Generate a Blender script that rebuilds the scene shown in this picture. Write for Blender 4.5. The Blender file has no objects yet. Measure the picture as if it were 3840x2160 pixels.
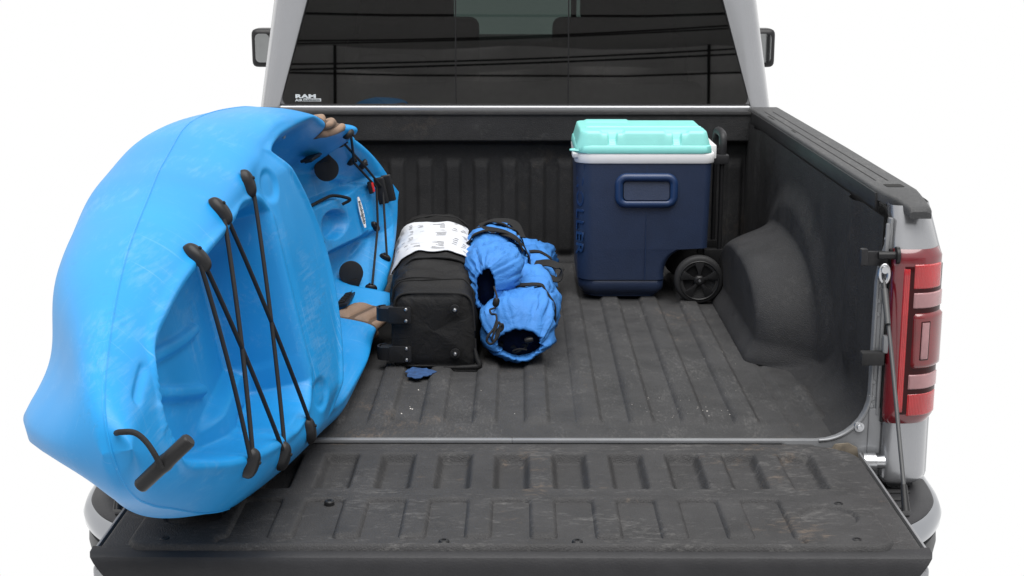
import bpy, bmesh, math, random
import numpy as np
from mathutils import Vector, Matrix, noise

random.seed(7)
rng = np.random.default_rng(7)
S = bpy.context.scene
COL = S.collection

# ------------------------------------------------------------------ camera, light, exposure
cam_d = bpy.data.cameras.new('camera')
cam = bpy.data.objects.new('camera', cam_d)
COL.objects.link(cam)
cam.location = (0.0148, -3.0644, 1.0416)
cam.rotation_euler = (math.pi / 2 - 0.2234, 0, 0.0049)
cam_d.sensor_width = 36
cam_d.lens = 50.73
cam_d.clip_start = 0.05
cam_d.clip_end = 500
S.camera = cam

world = bpy.data.worlds.new('World')
S.world = world
world.use_nodes = True
wbg = world.node_tree.nodes['Background']
wbg.inputs['Color'].default_value = (1, 1, 1, 1)
wbg.inputs['Strength'].default_value = 1.0

sun_d = bpy.data.lights.new('sun', 'SUN')
sun_d.energy = 5.0
sun_d.angle = math.radians(60)
sun_d.color = (1.0, 0.985, 0.96)
sun = bpy.data.objects.new('sun', sun_d)
COL.objects.link(sun)
sun.rotation_euler = Vector((-0.06, 0.30, -1.0)).to_track_quat('-Z', 'Y').to_euler()

S.view_settings.view_transform = 'Standard'
S.view_settings.look = 'None'
S.view_settings.exposure = 0
S.view_settings.gamma = 1
S.view_settings.use_curve_mapping = False
S.render.resolution_x = 1024
S.render.resolution_y = 576

# ------------------------------------------------------------------ materials
def new_mat(name):
    m = bpy.data.materials.new(name)
    m.use_nodes = True
    nt = m.node_tree
    return m, nt, nt.nodes['Principled BSDF']

def ramp(nt, fac, p0, c0, p1, c1):
    r = nt.nodes.new('ShaderNodeValToRGB')
    r.color_ramp.elements[0].position = p0
    r.color_ramp.elements[0].color = (*c0, 1)
    r.color_ramp.elements[1].position = p1
    r.color_ramp.elements[1].color = (*c1, 1)
    nt.links.new(fac, r.inputs[0])
    return r.outputs[0]

def coords(nt, scale=(1, 1, 1)):
    tc = nt.nodes.new('ShaderNodeTexCoord')
    mp = nt.nodes.new('ShaderNodeMapping')
    mp.inputs['Scale'].default_value = scale
    nt.links.new(tc.outputs['Object'], mp.inputs[0])
    return mp.outputs[0]

def noise_n(nt, vec, scale, detail=4, rough=0.6, dist=0.0):
    n = nt.nodes.new('ShaderNodeTexNoise')
    n.inputs['Scale'].default_value = scale
    n.inputs['Detail'].default_value = detail
    n.inputs['Roughness'].default_value = rough
    n.inputs['Distortion'].default_value = dist
    nt.links.new(vec, n.inputs['Vector'])
    return n.outputs[0]

def mix(nt, fac, a, b):
    m = nt.nodes.new('ShaderNodeMix')
    m.data_type = 'RGBA'
    for sock, val in ((m.inputs[0], fac), (m.inputs[6], a), (m.inputs[7], b)):
        if isinstance(val, (int, float)):
            sock.default_value = val
        elif isinstance(val, tuple):
            sock.default_value = (*val, 1)
        else:
            nt.links.new(val, sock)
    return m.outputs[2]

def math_n(nt, op, a, b=None):
    m = nt.nodes.new('ShaderNodeMath')
    m.operation = op
    for i, val in enumerate((a, b)):
        if val is None:
            continue
        if isinstance(val, (int, float)):
            m.inputs[i].default_value = val
        else:
            nt.links.new(val, m.inputs[i])
    return m.outputs[0]

def bump(nt, bsdf, h, strength, dist=0.002):
    b = nt.nodes.new('ShaderNodeBump')
    b.inputs['Strength'].default_value = strength
    b.inputs['Distance'].default_value = dist
    nt.links.new(h, b.inputs['Height'])
    nt.links.new(b.outputs[0], bsdf.inputs['Normal'])

def plain(name, col, rough=0.5, metal=0.0, coat=0.0, spec=0.5, var=0.12, vscale=18, bumpy=0.0, bscale=300, sheen=0.0):
    """procedural base: slight tone variation plus optional fine grain"""
    m, nt, b = new_mat(name)
    v = coords(nt)
    n = noise_n(nt, v, vscale, 5)
    dark = tuple(c * (1 - var) for c in col)
    light = tuple(min(1, c * (1 + var)) for c in col)
    nt.links.new(ramp(nt, n, .3, dark, .7, light), b.inputs['Base Color'])
    b.inputs['Roughness'].default_value = rough
    b.inputs['Metallic'].default_value = metal
    b.inputs['Coat Weight'].default_value = coat
    b.inputs['Coat Roughness'].default_value = 0.06
    b.inputs['Specular IOR Level'].default_value = spec
    if sheen:
        b.inputs['Sheen Weight'].default_value = sheen
    if bumpy:
        bump(nt, b, noise_n(nt, v, bscale, 3), bumpy)
    return m

def liner_mat(name, base, dirt, scuff=0.25, stretch=(1, 1, 1), rough=0.62):
    """sprayed-on / moulded black liner: pebbled grain, dust and brown dried mud"""
    m, nt, b = new_mat(name)
    v = coords(nt)
    vs = coords(nt, stretch)
    n1 = noise_n(nt, v, 9, 6, .65)
    col = ramp(nt, n1, .3, tuple(c * .78 for c in base), .72, tuple(c * 1.25 for c in base))
    # speckle
    sp = noise_n(nt, v, 520, 2, .5)
    col = mix(nt, ramp(nt, sp, .58, (0, 0, 0), .78, (.35, .35, .35)), col, (.11, .11, .115))
    # grey scuffs
    sc = math_n(nt, 'MULTIPLY', noise_n(nt, vs, 5, 5, .7, .6), noise_n(nt, vs, 60, 4, .7))
    col = mix(nt, ramp(nt, sc, .28, (0, 0, 0), .46, (scuff, scuff, scuff)), col, (.17, .165, .16))
    # dried mud
    d1 = math_n(nt, 'MULTIPLY', ramp(nt, noise_n(nt, v, 2.6, 3, .6, .4), .38, (.55,) * 3, .62, (1.05,) * 3), math_n(nt, 'MULTIPLY', noise_n(nt, v, 7, 3, .6, .4), noise_n(nt, vs, 38, 6, .75, .8)))
    col = mix(nt, ramp(nt, d1, .295, (0, 0, 0), .42, (dirt, dirt, dirt)), col, (.19, .14, .10))
    nt.links.new(col, b.inputs['Base Color'])
    nt.links.new(ramp(nt, n1, .3, (rough - .08,) * 3, .7, (rough + .1,) * 3), b.inputs['Roughness'])
    b.inputs['Specular IOR Level'].default_value = .2
    bump(nt, b, noise_n(nt, v, 330, 2, .5), .8, .002)
    return m

M = {}
M['liner_floor'] = liner_mat('bed_liner_floor', (.036, .0358, .0368), .26, .30, (3.0, .9, 1))
M['liner_wall'] = liner_mat('bed_liner_wall', (.023, .023, .0245), .10, .12)
M['tailgate'] = liner_mat('tailgate_liner', (.034, .0335, .0345), .36, .4, (.8, 1.8, 1))
M['cap'] = liner_mat('rail_cap_plastic', (.048, .049, .051), .06, .35, (2.5, .8, 1), .5)
M['trim'] = plain('black_trim', (.022, .022, .024), .42, spec=.22, bumpy=.25, bscale=260)
M['black'] = plain('black_plastic', (.014, .014, .015), .38, spec=.22)
M['rubber'] = plain('black_rubber', (.02, .02, .021), .6, spec=.22, bumpy=.2)
M['groove'] = plain('groove_shadow_rubber', (.012, .012, .012), .8, spec=.22)  # near-black; on grooves and stake pocket this colour stands in for shade
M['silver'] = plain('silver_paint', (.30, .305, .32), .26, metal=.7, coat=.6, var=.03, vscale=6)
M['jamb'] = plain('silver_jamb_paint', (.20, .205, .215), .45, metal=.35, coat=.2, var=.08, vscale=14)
M['steel'] = plain('zinc_steel', (.55, .56, .58), .3, metal=1.0, var=.1)
M['chrome'] = plain('chrome', (.36, .37, .39), .05, metal=1.0, var=.02)
M['cable'] = plain('grey_cable', (.035, .036, .038), .5)
M['mud'] = plain('dried_mud_metal', (.12, .10, .075), .7, var=.35, vscale=60)

# kayak polyethylene: streaky, scuffed, slightly faded
def kayak_mat(name, c0, c1, fade):
    m, nt, b = new_mat(name)
    v = coords(nt)
    vs = coords(nt, (1.2, 6, 6))
    n = noise_n(nt, v, 2.4, 4, .55)
    col = ramp(nt, n, .3, c0, .7, c1)
    va = coords(nt, (2.0, 40, 40))
    sc = math_n(nt, 'MULTIPLY', noise_n(nt, va, 3, 5, .65, .4), noise_n(nt, v, 6, 3, .6))
    col = mix(nt, ramp(nt, sc, .27, (0, 0, 0), .42, (fade, fade, fade)), col, (.26, .42, .60))
    sc2 = noise_n(nt, coords(nt, (60, 3, 3)), 5, 3, .6, .5)
    col = mix(nt, ramp(nt, sc2, .66, (0, 0, 0), .74, (.15, .15, .15)), col, (.30, .46, .66))
    for rot, sc_ in (((.3, .2, .5), (150, 4, 4)), ((.1, .7, -.6), (170, 5, 5)), ((.9, -.3, 1.2), (190, 6, 6))):
        cv_ = coords(nt, sc_)
        cv_.node.inputs['Rotation'].default_value = rot
        ln1 = ramp(nt, noise_n(nt, cv_, 1.0, 2, .5, .15), .665, (0, 0, 0), .685, (1, 1, 1))
        gate = ramp(nt, noise_n(nt, v, 3.1 + rot[0], 2), .52, (0, 0, 0), .66, (.20, .20, .20))
        col = mix(nt, math_n(nt, 'MULTIPLY', ln1, gate), col, (.34, .50, .68))
    dirt = math_n(nt, 'MULTIPLY', noise_n(nt, v, 5, 3), noise_n(nt, v, 90, 5, .8))
    col = mix(nt, ramp(nt, dirt, .34, (0, 0, 0), .46, (.25, .25, .25)), col, (.04, .09, .14))
    nt.links.new(col, b.inputs['Base Color'])
    nt.links.new(ramp(nt, n, .3, (.38, .38, .38), .7, (.48, .48, .48)), b.inputs['Roughness'])
    b.inputs['Specular IOR Level'].default_value = .36
    bump(nt, b, noise_n(nt, v, 420, 2), .09, .001)
    return m
M['kayak'] = kayak_mat('blue_polyethylene', (.003, .190, .47), (.012, .240, .56), .16)
M['tan'] = plain('tan_foam_pad', (.20, .132, .092), .8, bumpy=.3, bscale=500, var=.15)
M['tan_d'] = plain('brown_foam_groove', (.085, .055, .038), .9, var=.15)
M['cord'] = plain('black_shock_cord', (.013, .013, .014), .7, spec=.22, bumpy=.5, bscale=900)
M['white'] = plain('white_plastic', (.66, .66, .67), .35, var=.03)
M['red'] = plain('red_plastic', (.55, .02, .02), .35)

def fabric(name, col, weave=700, var=.12, rough=.75, sheen=.0, folds=.3, spec=.2):
    m, nt, b = new_mat(name)
    v = coords(nt)
    n = noise_n(nt, v, 11, 5)
    nt.links.new(ramp(nt, n, .3, tuple(c * (1 - var) for c in col), .7, tuple(min(1, c * (1 + var)) for c in col)), b.inputs['Base Color'])
    b.inputs['Roughness'].default_value = rough
    b.inputs['Sheen Weight'].default_value = sheen
    b.inputs['Specular IOR Level'].default_value = spec
    h = math_n(nt, 'ADD', math_n(nt, 'MULTIPLY', noise_n(nt, v, weave, 2), .25), math_n(nt, 'MULTIPLY', noise_n(nt, v, 26, 4, .55, 1.4), folds * 4))
    bump(nt, b, h, .5, .004)
    return m
M['duffel'] = fabric('black_nylon', (.008, .0078, .0082), rough=.6, folds=.3)
M['webbing'] = fabric('black_webbing', (.012, .012, .0125), weave=900, rough=.8, folds=.05)
M['bluecloth'] = fabric('blue_nylon', (.042, .175, .47), var=.1, rough=.6, folds=.6)
M['inside'] = fabric('blue_lining_painted_shade', (.0008, .005, .022), rough=.9)  # blue taken almost to black: shade inside the sack put into the colour
M['paper'] = plain('white_printed_cloth', (.47, .48, .505), .8, var=.05, bumpy=.1)
M['ink'] = plain('grey_ink', (.12, .12, .13), .8)
M['navy'] = plain('navy_cooler_plastic', (.013, .024, .058), .45, bumpy=.35, bscale=260, var=.1)
M['navy_s'] = plain('navy_smooth_plastic', (.010, .030, .092), .36, var=.08)
M['mint'] = plain('mint_plastic', (.19, .53, .50), .42, bumpy=.12, bscale=300, var=.04)
M['tape'] = plain('blue_tape', (.014, .05, .14), .75, var=.35, vscale=60)
M['crumb'] = plain('pale_crumb', (.6, .56, .52), .8)
M['leaf'] = plain('rust_leaf_bit', (.30, .09, .04), .8)
M['cabin'] = plain('dark_cabin_trim', (.015, .015, .016), .7, spec=.22)
M['seat'] = plain('dark_grey_seat_cloth', (.035, .035, .037), .85, spec=.22, bumpy=.3)
M['decal'] = plain('pale_grey_decal', (.50, .54, .57), .6)

def glass_mat(name, tint, ior=1.5):
    m, nt, b = new_mat(name)
    nt.nodes.remove(b)
    out = nt.nodes['Material Output']
    tr = nt.nodes.new('ShaderNodeBsdfTransparent')
    v = coords(nt)
    nt.links.new(ramp(nt, noise_n(nt, v, 2.5, 2), .2, tuple(c * .94 for c in tint), .8, tint), tr.inputs[0])
    gl = nt.nodes.new('ShaderNodeBsdfGlossy')
    gl.inputs['Roughness'].default_value = .015
    fr = nt.nodes.new('ShaderNodeFresnel')
    fr.inputs['IOR'].default_value = ior
    mx = nt.nodes.new('ShaderNodeMixShader')
    nt.links.new(fr.outputs[0], mx.inputs[0])
    nt.links.new(tr.outputs[0], mx.inputs[1])
    nt.links.new(gl.outputs[0], mx.inputs[2])
    nt.links.new(mx.outputs[0], out.inputs[0])
    return m
M['glass'] = glass_mat('privacy_glass', (.085, .105, .10), 1.85)
M['windshield'] = glass_mat('green_windshield_glass', (.52, .62, .58), 1.45)
M['mirror'] = plain('mirror_glass', (.45, .47, .48), .02, metal=1.0, var=.01)

def lens_mat(name, col, rough=.06, ribs=0, coat=1.0):
    m, nt, b = new_mat(name)
    v = coords(nt)
    nt.links.new(ramp(nt, noise_n(nt, v, 22, 3), .3, tuple(c * .75 for c in col), .7, col), b.inputs['Base Color'])
    b.inputs['Roughness'].default_value = .25
    b.inputs['Coat Weight'].default_value = coat
    b.inputs['Coat Roughness'].default_value = rough
    if ribs:
        w = nt.nodes.new('ShaderNodeTexWave')
        w.inputs['Scale'].default_value = ribs
        w.bands_direction = 'X'
        nt.links.new(v, w.inputs['Vector'])
        bump(nt, b, w.outputs[1], .7, .002)
    return m
M['lens_dark'] = lens_mat('dark_red_lens', (.13, .003, .009))
M['lens_red'] = lens_mat('bright_red_lens', (.44, .005, .010), ribs=90)
M['lens_mid'] = lens_mat('red_lens', (.15, .003, .006))
M['lens_gap'] = lens_mat('deep_red_lens_gap', (.030, .001, .002), coat=.12)
M['lens_gap'].node_tree.nodes['Principled BSDF'].inputs['Specular IOR Level'].default_value = .15
M['lens_clear'] = lens_mat('clear_ribbed_lens', (.42, .20, .21), ribs=130)

# ------------------------------------------------------------------ mesh helpers
OFF = {}

def link(name, me, mat, parent=None, smooth=True, sharp=40):
    o = bpy.data.objects.new(name, me)
    COL.objects.link(o)
    if parent is not None:
        o.parent = parent
        off = OFF.get(parent.name)
        if off is not None:
            me.transform(Matrix.Translation(-off))
            OFF[o.name] = off
    if mat is not None:
        me.materials.append(mat)
    if smooth:
        me.polygons.foreach_set('use_smooth', [True] * len(me.polygons))
        if sharp:
            me.set_sharp_from_angle(angle=math.radians(sharp))
    me.update()
    return o

def thing(name, label, cat, loc=(0, 0, 0), group=None):
    o = bpy.data.objects.new(name, None)
    o.empty_display_size = .1
    COL.objects.link(o)
    o.location = loc
    OFF[o.name] = Vector(loc)
    o['label'] = label
    o['category'] = cat
    if group:
        o['group'] = group
    return o

def mesh_from(name, verts, faces):
    me = bpy.data.meshes.new(name)
    me.from_pydata([tuple(v) for v in verts], [], faces)
    return me

def grid_faces(nu, nv, cu=False, cv=False, flip=False, base=0):
    f = []
    for i in range(nu if cu else nu - 1):
        i2 = (i + 1) % nu
        for j in range(nv if cv else nv - 1):
            j2 = (j + 1) % nv
            q = (base + i * nv + j, base + i2 * nv + j, base + i2 * nv + j2, base + i * nv + j2)
            f.append(q[::-1] if flip else q)
    return f

def grid(name, P, mat, parent, cu=False, cv=False, caps=False, flip=False, sharp=40, solid=0.0):
    """P: array (nu, nv, 3)"""
    nu, nv = P.shape[:2]
    V = P.reshape(-1, 3)
    F = grid_faces(nu, nv, cu, cv, flip)
    if caps:
        a = list(range(nv))
        b = [(nu - 1) * nv + j for j in range(nv)]
        F.append(tuple(a if flip else a[::-1]))
        F.append(tuple(b[::-1] if flip else b))
    me = mesh_from(name, V, F)
    if solid:
        bm = bmesh.new()
        bm.from_mesh(me)
        bmesh.ops.recalc_face_normals(bm, faces=bm.faces)
        bmesh.ops.solidify(bm, geom=bm.faces[:], thickness=solid)
        bm.to_mesh(me)
        bm.free()
    return link(name, me, mat, parent, sharp=sharp)

def fix_normals(o):
    bm = bmesh.new()
    bm.from_mesh(o.data)
    bmesh.ops.recalc_face_normals(bm, faces=bm.faces)
    bm.to_mesh(o.data)
    bm.free()
    return o

def box(name, lo, hi, mat, parent, bev=0.004, seg=2, mtx=None):
    bm = bmesh.new()
    bmesh.ops.create_cube(bm, size=1)
    lo, hi = Vector(lo), Vector(hi)
    for v in bm.verts:
        v.co = Vector([lo[k] + (v.co[k] + .5) * (hi[k] - lo[k]) for k in range(3)])
    if bev:
        bmesh.ops.bevel(bm, geom=bm.edges[:] + bm.verts[:], offset=bev, segments=seg, profile=.6, affect='EDGES')
    if mtx is not None:
        bm.transform(mtx)
    me = bpy.data.meshes.new(name)
    bm.to_mesh(me)
    bm.free()
    return link(name, me, mat, parent)

def frames(path, closed=False):
    P = [Vector(p) for p in path]
    n = len(P)
    T = []
    for i in range(n):
        a = P[(i - 1) % n] if (closed or i > 0) else P[0]
        b = P[(i + 1) % n] if (closed or i < n - 1) else P[-1]
        T.append((b - a).normalized())
    up = Vector((0, 0, 1)) if abs(T[0].z) < .9 else Vector((1, 0, 0))
    N = [(up - T[0] * up.dot(T[0])).normalized()]
    for i in range(1, n):
        v = N[-1] - T[i] * N[-1].dot(T[i])
        N.append(v.normalized())
    return P, T, N

def tube_arr(path, r, sides=10, closed=False):
    P, T, N = frames(path, closed)
    out = np.zeros((len(P), sides, 3))
    for i in range(len(P)):
        B = T[i].cross(N[i])
        rr = r[i] if hasattr(r, '__len__') else r
        for k in range(sides):
            a = 2 * math.pi * k / sides
            out[i, k] = P[i] + N[i] * (rr * math.cos(a)) + B * (rr * math.sin(a))
    return out

def tube(name, path, r, mat, parent, sides=10, closed=False):
    return fix_normals(grid(name, tube_arr(path, r, sides, closed), mat, parent, cu=closed, cv=True, caps=not closed, sharp=50))

def ribbon(name, path, width_dir, w, t, mat, parent):
    """flat strap along a path; width_dir is one vector or a list"""
    P, T, N = frames(path)
    out = np.zeros((len(P), 4, 3))
    for i in range(len(P)):
        wd = Vector(width_dir[i] if isinstance(width_dir, list) else width_dir)
        wd = (wd - T[i] * wd.dot(T[i])).normalized()
        nn = T[i].cross(wd).normalized()
        for k, (a, b) in enumerate(((-1, -1), (1, -1), (1, 1), (-1, 1))):
            out[i, k] = P[i] + wd * (a * w / 2) + nn * (b * t / 2)
    return fix_normals(grid(name, out, mat, parent, cv=True, caps=True, sharp=35))

def bez(pts, n=24):
    """Catmull-Rom through points"""
    pts = [Vector(p) for p in pts]
    out = []
    for i in range(len(pts) - 1):
        p0 = pts[i - 1] if i > 0 else pts[i] * 2 - pts[i + 1]
        p1, p2 = pts[i], pts[i + 1]
        p3 = pts[i + 2] if i + 2 < len(pts) else p2 * 2 - p1
        for k in range(n):
            t = k / n
            out.append(.5 * ((2 * p1) + (p2 - p0) * t + (2 * p0 - 5 * p1 + 4 * p2 - p3) * t * t + (3 * p1 - p0 - 3 * p2 + p3) * t ** 3))
    out.append(pts[-1])
    return out

def lathe(name, prof, mat, parent, center, axis, seg=28, sharp=35):
    """prof: (radius, along) pairs, closed ends at radius 0"""
    ax = Vector(axis).normalized()
    e1 = ax.orthogonal().normalized()
    e2 = ax.cross(e1)
    c = Vector(center)
    out = np.zeros((len(prof), seg, 3))
    for i, (r, h) in enumerate(prof):
        for k in range(seg):
            a = 2 * math.pi * k / seg
            out[i, k] = c + ax * h + e1 * (max(r, 1e-5) * math.cos(a)) + e2 * (max(r, 1e-5) * math.sin(a))
    return fix_normals(grid(name, out, mat, parent, cv=True, caps=True, sharp=sharp))

def prism(name, poly, axis, lo, hi, mat, parent, bev=0.0):
    """poly of 2D points extruded along axis ('x','y','z')"""
    idx = {'x': (1, 2, 0), 'y': (0, 2, 1), 'z': (0, 1, 2)}[axis]
    bm = bmesh.new()
    rings = []
    for h in (lo, hi):
        r = []
        for p in poly:
            c = [0, 0, 0]
            c[idx[0]], c[idx[1]], c[idx[2]] = p[0], p[1], h
            r.append(bm.verts.new(c))
        rings.append(r)
    n = len(poly)
    bm.faces.new(rings[0])
    bm.faces.new(rings[1][::-1])
    for i in range(n):
        bm.faces.new((rings[0][i], rings[1][i], rings[1][(i + 1) % n], rings[0][(i + 1) % n]))
    bmesh.ops.recalc_face_normals(bm, faces=bm.faces)
    if bev:
        es = [e for e in bm.edges if len(e.link_faces) == 2 and e.calc_face_angle(0) > .6]
        bmesh.ops.bevel(bm, geom=es, offset=bev, segments=2, profile=.6, affect='EDGES')
    me = bpy.data.meshes.new(name)
    bm.to_mesh(me)
    bm.free()
    return link(name, me, mat, parent)

def rrect(x0, x1, y0, y1, r, n=6):
    out = []
    for cx, cy, a0 in ((x1 - r, y1 - r, 0), (x0 + r, y1 - r, 90), (x0 + r, y0 + r, 180), (x1 - r, y0 + r, 270)):
        for k in range(n + 1):
            a = math.radians(a0 + 90 * k / n)
            out.append((cx + r * math.cos(a), cy + r * math.sin(a)))
    return out

def text_obj(name, body, size, mat, parent, mtx, extrude=.0006, bold=0.0, align='LEFT', sx=1.0, space=1.0):
    cu = bpy.data.curves.new(name, 'FONT')
    cu.body = body
    cu.size = size
    cu.extrude = extrude
    cu.offset = bold
    cu.align_x = align
    cu.space_character = space
    cu.resolution_u = 3
    tmp = bpy.data.objects.new(name + '_tmp', cu)
    COL.objects.link(tmp)
    bpy.context.view_layer.update()
    me = bpy.data.meshes.new_from_object(tmp.evaluated_get(bpy.context.evaluated_depsgraph_get()))
    bpy.data.objects.remove(tmp)
    bpy.data.curves.remove(cu)
    me.transform(Matrix.Diagonal((sx, 1, 1, 1)))
    me.transform(mtx)
    me.materials.clear()
    return link(name, me, mat, parent, smooth=False)

def sstep(a, b, x):
    t = np.clip((np.asarray(x, float) - a) / (b - a), 0, 1)
    return t * t * (3 - 2 * t)

def basis(o, ex, ey, ez):
    m = Matrix.Identity(4)
    for k, e in enumerate((ex, ey, ez)):
        for r in range(3):
            m[r][k] = e[r]
    for r in range(3):
        m[r][3] = o[r]
    return m

def fbm(P, scale, amp, seed=0.0):
    """vector noise array for cloth wrinkles"""
    sh = P.shape[:-1]
    out = np.zeros(sh)
    Q = P.reshape(-1, 3) * scale
    vals = [noise.fractal((float(p[0]) + seed, float(p[1]) + seed * .7, float(p[2]) - seed), 1.0, 2.0, 3) for p in Q]
    return np.array(vals).reshape(sh) * amp

# ================================================================== THE TRUCK
truck = thing('pickup_truck', 'silver pickup truck with black lined cargo bed and lowered tailgate', 'truck')

# ---- bed floor: one pressed sheet with long raised ribs
def rib_profile(x):
    k = np.floor((x + .217) / .121)
    d = (x + .217) - k * .121            # distance past a dark edge
    up = sstep(.0, .010, d) * (1 - sstep(.052, .066, d))
    return up * (np.abs(x) < .632)

xs = np.unique(np.concatenate([np.linspace(-.80, .80, 161)] + [np.linspace(-.217 + .121 * k - .012, -.217 + .121 * k + .004, 7) for k in range(-4, 9)] + [np.linspace(-.217 + .121 * k + .05, -.217 + .121 * k + .07, 7) for k in range(-4, 9)]))
ys = np.unique(np.concatenate([np.linspace(0, .2, 34), np.linspace(.2, 1.8, 60), np.linspace(1.8, 1.94, 20)]))
X, Y = np.meshgrid(xs, ys, indexing='ij')
ends = sstep(.095, .135, Y) * (1 - sstep(1.84, 1.88, Y))
Z = .011 * rib_profile(X) * ends
Z += .010 * sstep(.025, .055, .5 - 0 * X) * np.clip(1 - (np.abs(np.abs(X) - .715) / .02) ** 2, 0, 1) * sstep(.14, .17, Y) * (1 - sstep(.40, .43, Y))
Z -= .006 * np.exp(-((np.abs(X) - .648) / .0035) ** 2)
Z -= .012 * (1 - sstep(0, .012, Y))
grid('bed_floor', np.stack([X, Y, Z], -1), M['liner_floor'], truck, sharp=60)

# ---- bed sides: wall, fillet and wheel housing pressed in one liner sheet
def side_in(y, z):
    r = .11
    fil = np.where(z < r, r - np.sqrt(np.maximum(r * r - (r - np.clip(z, 0, r)) ** 2, 0)), 0)
    yr = np.clip((z - .30) / .2, 0, 1)
    rho = (np.abs((y - 1.05) / np.where(y < 1.05, .50, .46)) ** 2.6 + np.abs(z / .266) ** 2.6) ** (1 / 2.6)
    wh = .174 * (1 - sstep(.79, 1.075, rho)) ** .70
    toe = .03 * (1 - sstep(0, .06, z)) * (1 - sstep(.9, 1.15, np.abs((y - 1.05) / .5)))
    ra = np.sqrt(((y - .98) / .57) ** 2 + ((z + .01) / .43) ** 2)
    arch = .030 * (1 - sstep(.83, 1.03, ra))
    k = .024
    a = np.maximum(fil, arch)
    inn = np.log(np.exp(a / k) + np.exp((wh + toe) / k)) * k - k * .2
    # upper recess and pressed posts
    inn = inn + .016 * sstep(.33, .36, z) * (1 - sstep(.46, .47, z)) * 0
    inn = inn + .014 * (np.exp(-((y - .27) / .045) ** 4)) * sstep(.06, .14, z)
    inn = inn + .012 * (np.exp(-((y - 1.70) / .05) ** 4)) * sstep(.06, .14, z)
    inn = inn + .035 * (1 - sstep(.0, .05, y)) * sstep(.2, .45, z) * 0
    return inn

yy = np.unique(np.concatenate([np.linspace(.012, .1, 10), np.linspace(.1, 1.94, 150)]))
zz = np.concatenate([np.linspace(.0005, .12, 34), np.linspace(.125, .50, 78)])
Yg, Zg = np.meshgrid(yy, zz, indexing='ij')
for s in (1, -1):
    Xg = s * (.815 - side_in(Yg, Zg))
    grid('bed_side', np.stack([Xg, Yg, Zg], -1), M['liner_wall'], truck, flip=(s > 0), sharp=60)

# ---- front bulkhead
xs = np.linspace(-.815, .815, 330)
zs = np.concatenate([np.linspace(0, .05, 8), np.linspace(.06, .36, 24), np.linspace(.365, .45, 26), np.linspace(.455, .535, 12)])
Xg, Zg = np.meshgrid(xs, zs, indexing='ij')
ph = (Xg + .05) / .098
d = (ph - np.floor(ph)) * .098
rib = sstep(.0, .012, d) * (1 - sstep(.05, .062, d))
depth = .012 * rib * sstep(.02, .05, Zg) * (1 - sstep(.345, .372, Zg))
led = .050 * sstep(.415, .437, Zg)
low = .02 * (1 - sstep(0, .03, Zg))
Yg = 1.94 - depth - led - low
grid('front_bulkhead', np.stack([Xg, Yg, Zg], -1), M['liner_wall'], truck, flip=True, sharp=60)
box('bulkhead_top', (-.815, 1.885, .523), (.815, 1.975, .533), M['liner_wall'], truck, .004)
box('front_rail', (-.82, 1.962, .50), (.82, 2.005, .548), M['silver'], truck, .008, 3)

# ---- rail caps
for s in (1, -1):
    yv = np.array([-.034, -.030, -.020, .0, .03, .06, .10, .135, .20, .9, 1.96])
    xin = np.interp(yv, [-.034, .0, .05, .09, .135], [.846, .843, .836, .822, .812])
    xout = np.interp(yv, [-.034, -.02, .02, .12, .9, 1.96], [.892, .896, .900, .906, .915, .918])
    rows = []
    for y_, xi, xo in zip(yv, xin, xout):
        dz_ = max(0, .135 - y_) * .10 + (.008 if y_ < -.032 else .002 if y_ < -.028 else 0)
        zt, zb = .5445 - dz_, .520 - dz_ * .6
        rows.append([(s * x_, y_, z_) for x_, z_ in ((xi, zb), (xi, zt - .006), (xi + .002, zt - .002), (xi + .006, zt), (xo - .010, zt), (xo - .003, zt - .003), (xo, zt - .010), (xo, zb))])
    cap = fix_normals(grid('rail_cap', np.array(rows), M['cap'], truck, cv=True, caps=True, sharp=45))
    prism('lip', [(s * .8095, .475), (s * .8195, .475), (s * .8195, .536), (s * .8095, .536)], 'y', .125, 1.955, M['trim'], cap, .002)
    for gx in (.838, .866):
        box('groove', (min(s * gx, s * (gx + .0035)), .25, .543), (max(s * gx, s * (gx + .0035)), 1.80, .5450), M['groove'], cap, 0)
    a, b = sorted((s * .842, s * .882))
    prism('stake_pocket_shade', rrect(a, b, .150, .192, .006, 3), 'z', .53, .5453, M['groove'], cap)  # uncut hole: dark plate on the cap paints its shade
    for gx, l0, l1 in ((.825, 1.55, 1.66), (.829, 1.20, 1.26)):
        box('scrape', (min(s * gx, s * (gx + .006)), l0, .543), (max(s * gx, s * (gx + .006)), l1, .5449), M['groove'], cap, 0)

# ---- quarter panels: plan curve x height
def plan_curve(n=60):
    pts = bez([(.822, .03, 0), (.822, -.016, 0), (.852, -.028, 0), (.896, -.020, 0), (.925, .012, 0), (.936, .06, 0), (.938, .3, 0), (.936, .9, 0), (.934, 1.97, 0)], 14)
    return np.array([[p.x, p.y] for p in pts])
PC = plan_curve()
PCL = np.concatenate([[0], np.cumsum(np.hypot(*np.diff(PC, axis=0).T))])
PC_N = np.gradient(PC, PCL, axis=0)
PC_N = np.stack([PC_N[:, 1], -PC_N[:, 0]], 1)
PC_N /= np.linalg.norm(PC_N, axis=1)[:, None]

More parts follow.
